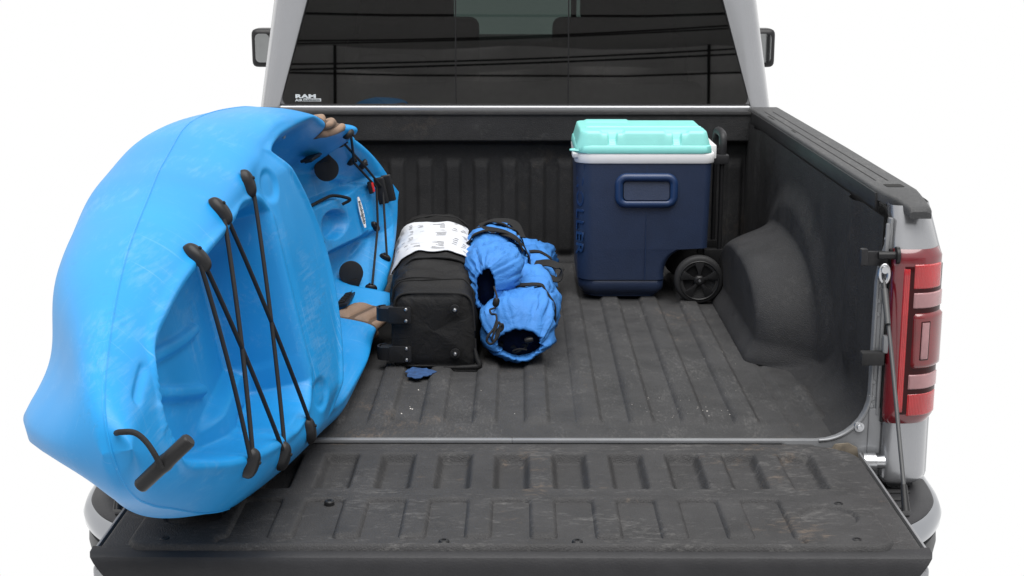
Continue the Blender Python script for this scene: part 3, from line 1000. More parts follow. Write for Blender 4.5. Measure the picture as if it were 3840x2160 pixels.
# deck t runs -1..1, hull phi runs +H..-H : ring = deck then hull interior
RING = np.concatenate([DP, HP[:, 1:-1]], 1)
RING[..., 1] += warp(RING[..., 0])
RW = RING @ np.array([list(ka), list(kb), list(kn)]) + np.array([-.47057, -.30644, .35913])
lift = np.clip(.009 - RW[..., 2], 0, None) * (RW[..., 1] > -.62)      # plastic flattened where it rests on the bed
RING = RING + lift[..., None] * np.array([ka.z, kb.z, kn.z])
hull = grid('hull', RING, M['kayak'], kay, cv=True, caps=True, flip=False, sharp=0)
fix_normals(hull)
# moulding seam bead
pts = [(u, float(kH(u)) - .0005 + float(warp(u)), float(seamw(u))) for u in us[::-3]]
pts += [(u, -float(kH(u)) + .0005 + float(warp(u)), float(seamw(u))) for u in us[::3] if u < -.25]
tube('seam_bead', pts, .0022, M['kayak'], hull, 6)

def dk(u, v, h=0.0):
    return Vector((u, v + float(warp(u)), float(deck_w(np.array(u), np.array(v))) + h))
def dk_n(u, v, e=.006):
    a = dk(u + e, v) - dk(u - e, v)
    b = dk(u, v + e) - dk(u, v - e)
    return a.cross(b).normalized()

def cleat(name, u, v, parent, L=.030, Wd=.0165, Hh=.019, tilt=0.0):
    c = dk(u, v)
    n = dk_n(u, v)
    ey = Vector((tilt, 1, 0))
    ey = (ey - n * ey.dot(n)).normalized()
    ex = ey.cross(n)
    P = np.zeros((9, 22, 3))
    for i in range(9):
        a = (i / 8) * math.pi / 2
        for k in range(22):
            t = 2 * math.pi * k / 22
            rx = Wd * math.cos(a) ** .7 if i < 8 else 1e-4
            ry = L * math.cos(a) ** .7 if i < 8 else 1e-4
            h = Hh * math.sin(a) ** .8
            P[i, k] = c + ex * (rx * math.cos(t)) + ey * (ry * math.sin(t)) + n * (h - .002)
    o = fix_normals(grid(name, P, M['black'], parent, cv=True, caps=True, sharp=50))
    lathe('rivet', [(0, .002), (.0028, .0018), (.0034, 0), (.0034, -.004)], M['groove'], o, c + n * Hh * .93 + ey * .008, n, 10)
    return c, n
KC = {'U1': (.05, .258), 'U2': (-.164, .2385), 'U3': (-.39, .184), 'L1': (.05, -.258), 'L2': (-.164, -.2385), 'L3': (-.39, -.184)}
CP = {}
for k_, (u, v) in KC.items():
    CP[k_] = cleat('deck_cleat', u, v, kay)
def cleat_end(k_, side):
    c, n = CP[k_]
    sg = 1 if k_[0] == 'U' else -1
    return c + n * .009 + Vector((side * .011, -sg * .020, 0))
for a, sa, b, sb in (('U1', .3, 'L2', .8), ('U2', -1, 'L3', .8), ('U2', 1, 'L1', -.3), ('U3', -1, 'L3', -1), ('U3', 1, 'L2', -1)):
    pa, pb = cleat_end(a, sa), cleat_end(b, sb)
    mid = pa.lerp(pb, .5) + Vector((0, 0, .004))
    ca, cb = CP[a], CP[b]
    pts = [pa + Vector((-.006 * sa, .016, -.008)), pa, mid, pb, pb + Vector((-.006 * sb, -.016, -.008))]
    tube('bungee_cord', bez(pts, 8), .0042, M['cord'], kay, 8)

# tan knee pads: a backing sheet with separate puffed ribs, wrapped over each gunwale
def sheet(name, u0, u1, v0, v1, sv, hfun, mat, parent, nu_=26, nv_=26):
    Pu, Pv = np.meshgrid(np.linspace(u0, u1, nu_), np.linspace(v0, v1, nv_), indexing='ij')
    W0 = deck_w(Pu, Pv * sv)
    e_ = .004
    du = (deck_w(Pu + e_, Pv * sv) - deck_w(Pu - e_, Pv * sv)) / (2 * e_)
    dv = (deck_w(Pu, Pv * sv + e_) - deck_w(Pu, Pv * sv - e_)) / (2 * e_)
    nrm = np.stack([-du, -dv, np.ones_like(du)], -1)
    nrm /= np.linalg.norm(nrm, axis=-1)[..., None]
    tu, tv = (Pu - u0) / (u1 - u0), (Pv - v0) / (v1 - v0)
    P = np.stack([Pu, Pv * sv + warp(Pu), W0], -1) + nrm * hfun(tu, tv)[..., None]
    return grid(name, P, mat, parent, flip=(sv < 0), sharp=0)
for sv in (1, -1):
    pu0, pu1, pv0, pv1 = (.960, 1.120, .250, .308) if sv > 0 else (.985, 1.110, .214, .306)
    ed = lambda a_, b_: np.clip(np.minimum(np.minimum(a_, 1 - a_) / .06, np.minimum(b_, 1 - b_) / .06), 0, 1) ** .5
    pad = sheet('knee_pad', pu0, pu1, pv0, pv1, sv, lambda a_, b_: -.003 + .007 * ed(a_, b_), M['tan_d'], kay)
    nb_ = 3 if sv > 0 else 4
    for k in range(nb_):
        w_ = (pv1 - pv0 - .006) / nb_
        v0 = pv0 + .003 + k * w_ + .0018
        sheet('pad_rib', pu0 + .005, pu1 - .005, v0, v0 + w_ - .0036, sv, lambda a_, b_: .002 + .0125 * (np.clip(np.minimum(a_, 1 - a_) / .14, 0, 1) * np.clip(np.minimum(b_, 1 - b_) / .42, 0, 1)) ** .5, M['tan'], pad, 22, 16)

# foot braces: paddle shaped pedal on a toothed track
for sv in (1, -1):
    c = Vector((1.215, sv * .150, -.075))
    nf = Vector((-1, 0, .18)).normalized()
    ey = Vector((0, -1 * sv, 0))
    ex = ey.cross(nf)
    poly = []
    for k in range(25):
        a = math.radians(-130 + 260 * k / 24)
        poly.append((.034 * math.cos(a), .034 * math.sin(a)))
    poly += [(-.040, .014), (-.040, -.014)]
    ped = prism('foot_brace', poly, 'z', -.006, .006, M['rubber'], kay, .002)
    ped.data.transform(basis(c, ey, ex, nf))
    tr = box('brace_track', (1.02, min(sv * .196, sv * .204), -.100), (1.25, max(sv * .196, sv * .204), -.066), M['black'], ped, .003)
    for k in range(9):
        box('track_slot', (1.035 + k * .022, min(sv * .192, sv * .197), -.092), (1.047 + k * .022, max(sv * .192, sv * .197), -.074), M['groove'], ped, 0)
    box('brace_arm', (1.205, min(sv * .17, sv * .2), -.095), (1.235, max(sv * .17, sv * .2), -.06), M['black'], ped, .004)

# console trim: label, hooks, scupper
lab_c = dk(1.315, -.0, .004)
ln = dk_n(1.315, 0)
ln = Vector((-.55, 0, .83)).normalized()
lx = Vector((0, -1, 0))
ly = ln.cross(lx)
lab = prism('name_plate', [(-.045 + .09 * k / 12, .0085 * math.sin(math.pi * (.12 + .76 * k / 12))) for k in range(13)] + [(.045 - .09 * k / 12, -.0085 * math.sin(math.pi * (.12 + .76 * k / 12))) for k in range(13)], 'z', 0, .002, M['white'], kay)
lab.data.transform(basis(lab_c + ln * .006, lx, ly, ln))
text_obj('lettering', 'sundolphin', .0155, M['black'], lab, basis(lab_c + ln * .0085 - ly * .004, lx, ly, ln), .0003, .0003, 'CENTER')
p0 = dk(1.02, .085, .012)
tube('paddle_hook', bez([dk(1.03, .07, .008), dk(1.16, .075, .030), dk(1.20, .075, .040), dk(1.215, .055, .034), dk(1.21, .045, .012)], 6), .0045, M['cord'], kay, 8)
tube('paddle_hook', bez([dk(1.10, -.085, .0), dk(1.11, -.088, .020), dk(1.13, -.10, .026), dk(1.15, -.11, .016), dk(1.15, -.112, .006)], 6), .004, M['black'], kay, 8)
lathe('scupper_plug', [(0, .004), (.012, .003), (.015, 0), (.015, -.004)], M['black'], kay, dk(1.06, -.03), Vector((-.6, 0, .8)), 16)
# bow rigging
bow = [(1.15, .238), (1.22, .215), (1.33, .150), (1.38, .128), (1.40, -.06), (1.36, -.15), (1.22, -.205)]
for i, (u, v) in enumerate(bow):
    cleat('bow_cleat', u, v, kay, .018, .010, .015, .5 if v > 0 else -.5)
def rig(seq):
    pts = [dk(u, v) + dk_n(u, v) * .013 for u, v in seq]
    dense = []
    for i in range(len(pts) - 1):
        for k in range(6):
            dense.append(pts[i].lerp(pts[i + 1], k / 6))
    dense.append(pts[-1])
    tube('bow_cord', dense, .0036, M['cord'], kay, 8)
rig([(1.15, .238), (1.33, .150), (1.43, .05), (1.40, -.06), (1.22, -.205)])
rig([(1.22, .215), (1.38, .128), (1.45, .04), (1.36, -.15)])
bk = dk(1.40, .055, .01)
box('strap_buckle', (bk.x - .01, bk.y - .018, bk.z), (bk.x + .01, bk.y + .018, bk.z + .012), M['black'], kay, .003)
box('buckle_button', (bk.x - .012, bk.y - .014, bk.z + .012), (bk.x + .004, bk.y + .014, bk.z + .017), M['red'], kay, .002)
for du in (0, .03):
    c = dk(1.44 + du, .035, .0)
    box('carry_grip', (c.x - .005, c.y - .040, c.z - .004), (c.x + .005, c.y + .040, c.z + .028), M['black'], kay, .006, 3)
lathe('drain_screw', [(0, .003), (.006, .002), (.008, 0), (.008, -.004)], M['steel'], kay, dk(.70, .285, .0), Vector((0, -.5, .8)), 12)

# stern toggle handle on its rope (hangs in front of the stern tip)
KM = basis(Vector((-.47057, -.30644, .35913)), ka, kb, kn)
KI = KM.inverted()
CAMV = Vector((.0148, -3.0644, 1.0416))
def nearer(p, k=.955):
    return KI @ (CAMV + (Vector(p) - CAMV) * k)
h0, h1 = nearer((-.519, -1.15, .319)), nearer((-.444, -1.15, .390))
hn = (h1 - h0).normalized()
hp = [h0, h0 + hn * .003, h0.lerp(h1, .5) - hn * .01, h0.lerp(h1, .5), h0.lerp(h1, .5) + hn * .01, h1 - hn * .003, h1]
tg_h = tube('toggle_handle', hp, [.0085, .0105, .0108, .0122, .0108, .0105, .0085], M['black'], kay, 16)
rope = [nearer(p) for p in ((-.482, -1.165, .352), (-.490, -1.165, .372), (-.504, -1.160, .391), (-.520, -1.155, .401), (-.540, -1.15, .400), (-.552, -1.13, .392))]
tube('handle_rope', bez(rope, 6), .0042, M['cord'], kay, 8)
# ================================================================== COOLER
cl = thing('rolling_cooler', 'navy wheeled cooler with mint lid and white rim standing in truck bed', 'cooler', (.40, 1.50, 0))
CX0, CX1, CY0, CY1 = .193, .606, 1.325, 1.685
def rr_ring(x0, x1, y0, y1, rl, rr_, n=8):
    pts = []
    for cx, cy, a0, r in ((x1 - rr_, y1 - rr_, 0, rr_), (x0 + rl, y1 - rl, 90, rl), (x0 + rl, y0 + rl, 180, rl), (x1 - rr_, y0 + rr_, 270, rr_)):
        for k in range(n + 1):
            a = math.radians(a0 + 90 * k / n)
            pts.append((cx + r * math.cos(a), cy + r * math.sin(a)))
    return pts
zl = np.concatenate([[.012, .014, .018, .026, .04, .055], [.0655, .0675, .0695], np.linspace(.075, .135, 8), np.linspace(.138, .19, 14), np.linspace(.2, .44, 14)])
rows = []
for z in zl:
    tap = (0.44 - z) * .022
    bot = .020 * (1 - sstep(.012, .040, z))
    gr = .0022 * (1 if abs(z - .0675) < .0012 else 0)
    step = .003 * (1 if z > .068 else 0)
    x1 = CX1 - tap - bot
    # wheel arch eats the lower right corner
    if z < .170:
        dzz = (z - .075) / .098
        cut = .565 - .098 * math.sqrt(max(0, 1 - min(1, abs(dzz)) ** 2.6)) if z > .075 else .468 - .004 * (.075 - z) / .06
        x1 = min(x1, cut if z < .172 else x1) - (bot if z < .04 else 0)
    i = tap + bot + gr - step
    rows.append([(x, y, z) for x, y in rr_ring(CX0 + i, x1 - gr, CY0 + i, CY1 - i, .050, .022)])
body = fix_normals(grid('body', np.array(rows), M['navy'], cl, cv=True, caps=True, sharp=50))
# carry handle: moulded frame with a recessed window
def ring_tube(name, poly, y, r, mat, parent):
    path = [(x, y, z) for x, z in poly]
    return tube(name, path, r, mat, parent, 12, closed=True)
hand = ring_tube('handle_frame', rrect(.322, .490, .311, .393, .022, 6), 1.322, .013, M['navy_s'], cl)
hr = prism('handle_recess', rrect(.336, .476, .324, .380, .012, 5), 'y', 1.3215, 1.330, M['navy'], cl)
for v_ in hr.data.vertices:
    if v_.co.y < 1.326 - 1.5:
        v_.co.y -= .010 * (1 - (v_.co.z - .324) / .056)
box('handle_slope', (.340, 1.3145, .322), (.472, 1.324, .330), M['navy_s'], cl, .003)
box('mould_line', (.4060, 1.3232, .07), (.4072, 1.3275, .305), M['navy_s'], cl, 0)
box('mould_line', (.4060, 1.3222, .405), (.4072, 1.3275, .438), M['navy_s'], cl, 0)
# embossed lettering down the rounded front corner
e = math.radians(52)
tx = Vector((0, 0, -1))
tn_ = Vector((-math.sin(e), -math.cos(e), 0))
ty = tn_.cross(tx)
ccx, ccy = CX0 + .050 + .002, CY0 + .050 + .002
org = Vector((ccx, ccy, 0)) + tn_ * .0520
text_obj('lettering', 'ROLLER', .046, M['navy_s'], cl, basis(org + Vector((0, 0, .395)) - ty * .016, tx, ty, tn_), .0018, .0004, sx=1.45, space=1.08)
text_obj('lettering', '60QT', .018, M['navy_s'], cl, basis(org + Vector((0, 0, .418)) - Vector((math.cos(e), -math.sin(e), 0)) * .020, Vector((math.cos(e), -math.sin(e), 0)), Vector((0, 0, 1)), tn_), .0016, .0002)
# white rim
rows = []
for z, i in ((.436, .0), (.436, -.006), (.440, -.0075), (.462, -.0085), (.466, -.007), (.467, .0)):
    rows.append([(x, y, z) for x, y in rr_ring(CX0 + i, CX1 - i, CY0 + i, CY1 - i, .052, .03)])
rim = fix_normals(grid('rim', np.array(rows), M['white'], cl, cv=True, caps=True, sharp=40))
box('hinge_block', (.600, 1.40, .440), (.628, 1.60, .482), M['white'], rim, .004)
box('catch_tab', (.178, 1.335, .452), (.205, 1.40, .466), M['white'], rim, .003)
# lid: heightfield with channel, thumb notches and drafted sides
xs = np.linspace(.186, .604, 170)
ys = np.linspace(1.316, 1.692, 110)
Xg, Yg = np.meshgrid(xs, ys, indexing='ij')
ex = np.clip(np.maximum(.186 + .045 - Xg, Xg - (.604 - .030)), 0, None)
ey = np.clip(np.maximum(1.316 + .04 - Yg, Yg - (1.692 - .04)), 0, None)
rc = np.where(Xg < .35, .045, .030)
rc2 = .04
dd = np.minimum(np.minimum(Xg - .186, .604 - Xg), np.minimum(Yg - 1.316, 1.692 - Yg))
dc = np.where((ex > 0) & (ey > 0), np.minimum(dd, .040 - np.hypot(ex * .040 / rc, ey)), dd)
hgt = .026 * np.sqrt(np.clip(dc / .006, 0, 1)) + .041 * sstep(.003, .019, dc)
chan = sstep(0, .012, .022 - np.abs(Yg - 1.455)) * sstep(.035, .05, Xg - .186) * 0.030
chan_r = sstep(0, .012, .022 - np.abs(Yg - 1.455)) * sstep(.545, .56, Xg) * 0.020
not_ = np.zeros_like(Xg)
for cx, hw in ((.300, .016), (.496, .016)):
    not_ += .024 * sstep(0, .006, hw - np.abs(Xg - cx)) * (1 - sstep(1.345, 1.352, Yg))
    not_ += .007 * sstep(0, .014, hw + .026 - np.abs(Xg - cx)) * (1 - sstep(1.350, 1.375, Yg)) * sstep(1.325, 1.335, Yg)
back = .004 * sstep(0, .012, .075 - np.abs(Xg - .30)) * sstep(1.60, 1.62, Yg)
Zg = .4665 + hgt - chan - chan_r - np.minimum(not_, np.clip(hgt - .024, 0, 1)) - .004 * sstep(1.475, 1.485, Yg) + back
bad = dc < -.001
P = np.stack([Xg, Yg, np.where(bad, .4665, Zg)], -1)
lid = grid('lid', P, M['mint'], cl, sharp=60)
bm = bmesh.new()
bm.from_mesh(lid.data)
bm.verts.ensure_lookup_table()
fl = bad.reshape(-1)
bmesh.ops.delete(bm, geom=[bm.verts[i] for i in np.nonzero(fl)[0]], context='VERTS')
bm.to_mesh(lid.data)
bm.free()
rows = []
for z, i in ((.4672, .002), (.4672, -.0105), (.470, -.0115), (.488, -.0085), (.4905, -.006), (.4905, .004)):
    rows.append([(x, y, z) for x, y in rr_ring(.1965 + i, .594 - i, 1.3265 + i, 1.6815 - i, .046, .028)])
fix_normals(grid('lid_skirt', np.array(rows), M['mint'], lid, cv=True, caps=True, sharp=40))
tube('lid_loop', bez([(.196, 1.325, .474), (.176, 1.322, .476), (.172, 1.335, .476), (.180, 1.352, .475), (.198, 1.352, .474)], 6), .0035, M['mint'], lid, 8)

def cooler_wheel(y, sgn):
    c = Vector((.572, y, .0765))
    ax = (0, sgn, 0)
    w = lathe('wheel', [(.050, .026), (.050, .0), (.062, -.002), (.070, -.001), (.0745, .003), (.076, .008), (.076, .024), (.074, .030), (.060, .032)], M['rubber'], cl, c, ax, 48)
    lathe('rim', [(0, .012), (.014, .011), (.050, .008), (.060, .001), (.0625, -.0035), (.060, -.005), (.0575, -.003), (.0555, .004), (.048, .012), (.02, .015), (0, .015)], M['black'], w, c, ax, 40)
    for k in range(5):
        a = math.radians(90 + 72 * k)
        poly = [(-.004, .012), (-.0055, .028), (-.015, .052), (-.013, .0575), (.013, .0575), (.015, .052), (.0055, .028), (.004, .012)]
        sp = prism('spoke', poly, 'z', -.001, .010, M['black'], w, .0016)
        off_ = OFF['rolling_cooler']
        er = Vector((math.cos(a), 0, math.sin(a)))
        et = Vector((-math.sin(a), 0, math.cos(a)))
        sp.data.transform(basis(c - off_, et, er, Vector((0, sgn, 0))) @ Matrix.Translation(Vector((0, 0, -.003))) @ Matrix.Translation(off_))
        fix_normals(sp)
    lathe('hub', [(0, -.008), (.010, -.008), (.016, -.003), (.017, .008), (0, .008)], M['black'], w, c, ax, 20)
    lathe('hub_bolt', [(0, -.011), (.0035, -.011), (.0045, -.009), (.0045, -.006)], M['steel'], w, c, ax, 12)
cooler_wheel(1.292, 1)
cooler_wheel(1.708, -1)
# pull handle at the back right
for y in (1.43, 1.585):
    ps = tube('handle_post', [(.650, y, .10), (.650, y, .48)], .0075, M['black'], cl, 12)
    box('post_bracket', (.600, y - .016, .10), (.662, y + .016, .150), M['black'], cl, .004)
    box('post_clamp', (.618, y - .018, .420), (.670, y + .018, .450), M['trim'], cl, .006)
grip = tube('pull_grip', bez([(.650, 1.43, .45), (.651, 1.43, .485), (.652, 1.445, .507), (.652, 1.50, .512), (.652, 1.57, .507), (.651, 1.585, .485), (.650, 1.585, .45)], 8), .0125, M['trim'], cl, 12)

# ================================================================== BLACK DUFFEL
df = thing('duffel_bag', 'long black nylon duffel with white printed label lying beside the kayak', 'duffel bag', (-.21, .55, 0))
NS, NT = 120, 96
sv = np.linspace(0, 1, NS)
RG = np.zeros((NS, NT, 3))
def duffel_sec(t):
    cx = -.205 - .050 * t
    y = .552 + 1.08 * t
    w = .205 + .030 * sstep(0, .25, t) - .02 * sstep(.7, 1, t)
    h = .195 + .050 * sstep(0, .35, t) - .028 * sstep(.72, 1.0, t)
    n = 6.5 - 3.4 * sstep(0, .3, t) + .8 * sstep(.8, 1, t)
    return cx, y, w, h, n
for i, t in enumerate(sv):
    cx, y, w, h, n = duffel_sec(t)
    for k in range(NT):
        a = 2 * math.pi * k / NT
        c, s = math.cos(a), math.sin(a)
        x = w / 2 * math.copysign(abs(c) ** (2 / n), c)
        z = h / 2 + h / 2 * math.copysign(abs(s) ** (2 / (n if s > 0 else 7)), s)
        x += .012 * max(0, 1 - z / h) * (1 if x > 0 else .6) * (1 if x > 0 else -1) * .6
        x -= .04 * (z / h) * (.12 if t < .1 else 0.05) if x > 0 else 0
        RG[i, k] = (cx + x, y + (.016 * (z / h) if t < .05 else .016 * (z / h) * (1 - t)), z + .006)
wr = fbm(RG * np.array([1, 2.2, 1]), 9, .010, 3.1) + fbm(RG, 26, .004, 8.2)
cen = RG.mean(1, keepdims=True)
dirn = RG - cen
dirn /= np.linalg.norm(dirn, axis=-1)[..., None]
amt = sstep(.01, .12, sv)[:, None] * .9 + .1
RG = RG + dirn * (wr * amt)[..., None]
RG[..., 2] = np.maximum(RG[..., 2], .0115)
end = RG[-1].copy(); ec = end.mean(0)
extra = np.array([ec + (end - ec) * f + np.array([0, dy, 0]) for f, dy in ((.97, .018), (.85, .035), (.5, .042), (.02, .044))])
front = RG[0].copy(); fc = front.mean(0)
pre = np.array([fc + (front - fc) * f + np.array([0, dy, 0]) for f, dy in ((.02, -.006), (.35, -.0062), (.7, -.005), (.9, -.002), (.965, .001))])
pre[..., 1] += fbm(pre, 16, .006, 5.5)
bodyd = fix_normals(grid('body', np.concatenate([pre, RG, extra]), M['duffel'], df, cv=True, caps=True, sharp=60))
def ring_at(t, grow=.003, a0=0, a1=2 * math.pi, n=60):
    f = t * (NS - 1)
    i = min(int(f), NS - 2); fr = f - i
    R = RG[i] * (1 - fr) + RG[i + 1] * fr
    c = R.mean(0)
    out = []
    for k in range(n + 1):
        a = (a0 + (a1 - a0) * k / n) % (2 * math.pi)
        g = a / (2 * math.pi) * NT
        j = int(g) % NT; h = g - int(g)
        p = R[j] * (1 - h) + R[(j + 1) % NT] * h
        d = p - c
        d[1] = 0
        out.append(Vector(p + d / np.linalg.norm(d) * grow))
    return out
# piping at the end panel and binding tapes over the top
tube('piping', ring_at(.004, .001, 0, 2 * math.pi * .995, 90), .0035, M['webbing'], df, 8)
for t in (.245, .86):
    ribbon('binding_tape', ring_at(t, .003, -.15, math.pi + .15, 60), (0, 1, 0), .020, .003, M['webbing'], df)
for t in (.10, .125):
    tube('zip_seam', ring_at(t, .001, .1, math.pi - .1, 50), .0022, M['webbing'], df, 6)
# printed cloth label over the top
LT = np.linspace(.285, .70, 24)
rowsl = []
for i, t in enumerate(LT):
    wob = .05 * math.sin(i * .9)
    rowsl.append(ring_at(t, .0055 + .002 * math.sin(i * 1.7), .80 + .02 * wob, math.pi - .30 + .06 * math.sin(i * .35), 40))
LP = np.array([[list(p) for p in r] for r in rowsl])
paper = grid('printed_label', LP, M['paper'], df, flip=True, sharp=60, solid=.0015)
fix_normals(paper)
# blocks of unreadable print: little strips that follow the label
def label_pt(a, b, h=.0022):
    fa, fb = a * (LP.shape[0] - 1), b * (LP.shape[1] - 1)
    i, j = min(int(fa), LP.shape[0] - 2), min(int(fb), LP.shape[1] - 2)
    u, v = fa - i, fb - j
    p = LP[i, j] * (1 - u) * (1 - v) + LP[i + 1, j] * u * (1 - v) + LP[i, j + 1] * (1 - u) * v + LP[i + 1, j + 1] * u * v
    t1 = LP[i + 1, j] - LP[i, j]; t2 = LP[i, j + 1] - LP[i, j]
    n = np.cross(t2, t1); n /= np.linalg.norm(n)
    if n[2] < 0:
        n = -n
    return p + n * h
vv_, ff_ = [], []
for bi in range(9):
    for bj in range(7):
        if rng.random() < .22:
            continue
        a0, b0 = .05 + bi * .105, .05 + bj * .135
        wdt = rng.uniform(.05, .11)
        for ln_ in range(rng.integers(1, 5)):
            aa = a0 + ln_ * .020
            if aa > .96:
                continue
            ww = wdt * rng.uniform(.5, 1)
            segs = 3
            base = len(vv_)
            for q_ in range(segs + 1):
                b_ = min(b0 + ww * q_ / segs, .98)
                vv_.append(label_pt(aa, b_)); vv_.append(label_pt(aa + .006, b_))
            for q_ in range(segs):
                ff_.append((base + 2 * q_, base + 2 * q_ + 1, base + 2 * q_ + 3, base + 2 * q_ + 2))
pr = link('print_lines', mesh_from('print_lines', vv_, ff_), M['ink'], paper, smooth=False)
pr['kind'] = 'stuff'
# end-panel hardware
for zc_ in (.150, .046):
    pl = prism('corner_plate', rrect(-.322, -.263, zc_ - .022, zc_ + .022, .006, 4), 'y', .5385, .5445, M['black'], df, .0015)
    for dz_ in (-.015, .015):
        lathe('rivet', [(0, -.003), (.0035, -.0025), (.0052, 0), (.0052, .003)], M['steel'], pl, (-.276, .5385, zc_ + dz_), (0, 1, 0), 14)
    P_ = []
    for k in range(13):
        a = math.radians(-90 + 180 * k / 12)
        P_.append((-.332 - .020 * math.cos(a), .575 + .022 * math.sin(a), zc_))
    P_ = [(-.300, .5415, zc_)] + [(-.322, .5425, zc_)] + [(x, y - .008, z) for x, y, z in P_]
    ribbon('wheel_loop', P_, (0, 0, 1), .034, .005, M['black'], df)
    lathe('wheel', [(0, -.016), (.017, -.016), (.019, -.013), (.019, .013), (.017, .016), (0, .016)], M['rubber'], df, (-.328, .566, zc_), (0, 0, 1), 20)
for zc_ in (.165, .048):
    stud = lathe('stud', [(0, -.006), (.004, -.0055), (.006, -.003), (.006, -.001), (.0125, -.0005), (.013, .002), (.013, .006)], M['black'], df, (-.150, .5395, zc_), (0, 1, 0), 18)
    lathe('rivet', [(0, -.0085), (.0035, -.008), (.0052, -.0055), (.0052, -.003)], M['steel'], stud, (-.150, .5395, zc_), (0, 1, 0), 14)
# slack fold of cloth at the lower right corner
fold = bez([(-.100, .552, .060), (-.094, .545, .035), (-.088, .540, .016), (-.110, .540, .012), (-.18, .541, .010)], 8)
tube('hem_fold', fold, [.004 + .004 * math.sin(math.pi * k / (len(fold) - 1)) for k in range(len(fold))], M['duffel'], df, 8)

# ================================================================== BLUE DRAWSTRING SACKS
def sack(label, F, B, rw_, rh, mouth_off, mouth_r, seed, straps, sag=0.0, up=(0, 0, 1)):
    F, B = Vector(F), Vector(B)
    ax = (B - F).normalized()
    L = (B - F).length
    upv_ = Vector(up)
    e2 = (upv_ - ax * upv_.dot(ax)).normalized()
    e1 = ax.cross(e2)
    base = Vector((F.x, F.y, 0))
    root = thing('drawstring_sack', label, 'bag', tuple(base), 'blue drawstring sacks beside the duffel')
    n = 120
    rows = []
    # (along, scale of section, mouth blend, pleat amount)
    prof = [(.22, .60, 1, .0), (.10, .95, 1, .01), (.040, 1.06, 1, .02), (.012, 1.04, 1, .035), (.0, 1.06, 1, .045), (-.003, 1.16, 1, .05), (.002, 1.28, .92, .055)]
    outer = [(.012, .30, .055), (.028, .56, .045), (.050, .80, .030), (.085, .94, .014), (.12, .99, .006)]
    P = []
    sec = []
    for (al, sc, mb, pl) in prof:
        sec.append(('m', al, sc, mb, pl))
    for (al, bl, pl) in outer:
        sec.append(('o', al, bl, 0, pl))
    for t in np.linspace(.15, L - .05, 46):
        sec.append(('b', t, 1 - .03 * math.sin(t * 14 + seed), 0, .004))
    for al, sc in ((L - .03, .93), (L - .012, .8), (L, .55), (L + .004, .05)):
        sec.append(('b', al, sc, 0, .01))
    out = np.zeros((len(sec), n, 3))
    mo = e1 * mouth_off[0] + e2 * mouth_off[1]
    for i, (kd, al, sc, mb, pl) in enumerate(sec):
        for k in range(n):
            a = 2 * math.pi * k / n
            c, s = math.cos(a), math.sin(a)
            ply = 1 + pl * (1.5 * noise.noise((2.4 * c + seed, 2.4 * s, al * 6)) + 2.0 * noise.noise((5.5 * c + seed, 5.5 * s - seed, al * 9)) + .35 * math.sin(23 * a + seed + 3 * noise.noise((c, s, seed))))
            pm = mo + e1 * (mouth_r[0] * c) + e2 * (mouth_r[1] * s)
            sq = 2 / 2.5
            po = e1 * (rw_ * math.copysign(abs(c) ** sq, c)) + e2 * (rh * math.copysign(abs(s) ** sq, s))
            if kd == 'm':
                q_ = mo + (pm - mo) * (sc * ply)
            elif kd == 'o':
                q_ = (mo + (pm - mo) * 1.28) * (1 - sc) + po * sc
                q_ = q_ * ply
            else:
                q_ = po * (sc * ply)
            cc = F + ax * al + Vector((0, 0, -sag * math.sin(math.pi * min(1, al / L))))
            out[i, k] = cc + q_
    nb = 12
    w1 = fbm(out * np.array([1.2, .8, 1.2]), 9, .022, seed) + fbm(out, 26, .0065, seed + 4)
    crease = np.abs(fbm(out * np.array([1, .6, 1]), 15, 1.0, seed + 9))
    w1 = w1 - .012 * np.exp(-(crease / .07) ** 2)
    cen = np.array([list(F + ax * s_[1]) for s_ in sec])[:, None, :]
    dr = out - cen
    dr /= np.maximum(np.linalg.norm(dr, axis=-1), 1e-4)[..., None]
    amt = np.array([.0, .1, .2, .3, .35, .4, .5] + [.7, .9, 1, 1, 1] + [1.0] * 46 + [.8, .6, .4, .1])[:, None]
    out = out + dr * (w1 * amt)[..., None]
    out[..., 2] = np.maximum(out[..., 2], .0125 + .002 * np.sin(out[..., 1] * 40))
    fix_normals(grid('cloth', out[2:], M['bluecloth'], root, cv=True, sharp=0))
    fix_normals(grid('shaded_lining', out[:3], M['inside'], root, cv=True, caps=True, sharp=0))
    body_rows = out[12:58]
    bt = np.linspace(.15, L - .05, 46)
    for t0, wd, a0, a1 in straps:
        i = int(np.argmin(np.abs(bt - t0)))
        pts = []
        wds = []
        for k in range(64):
            a = (a0 + (a1 - a0) * k / 63) / (2 * math.pi) * n
            j = int(math.floor(a)) % n
            p = Vector(body_rows[i, j]); q_ = Vector(body_rows[i, (j + 1) % n])
            p = p.lerp(q_, a - math.floor(a))
            d_ = (p - (F + ax * t0)); d_ = d_ - ax * d_.dot(ax)
            pts.append(p + d_.normalized() * .007)
        for _ in range(3):
            pts = [pts[0]] + [(pts[q1 - 1] + pts[q1] * 2 + pts[q1 + 1]) / 4 for q1 in range(1, len(pts) - 1)] + [pts[-1]]
        ribbon('strap', pts, tuple(ax), wd, .003, M['webbing'], root)
    return root, F, ax, e1, e2, out

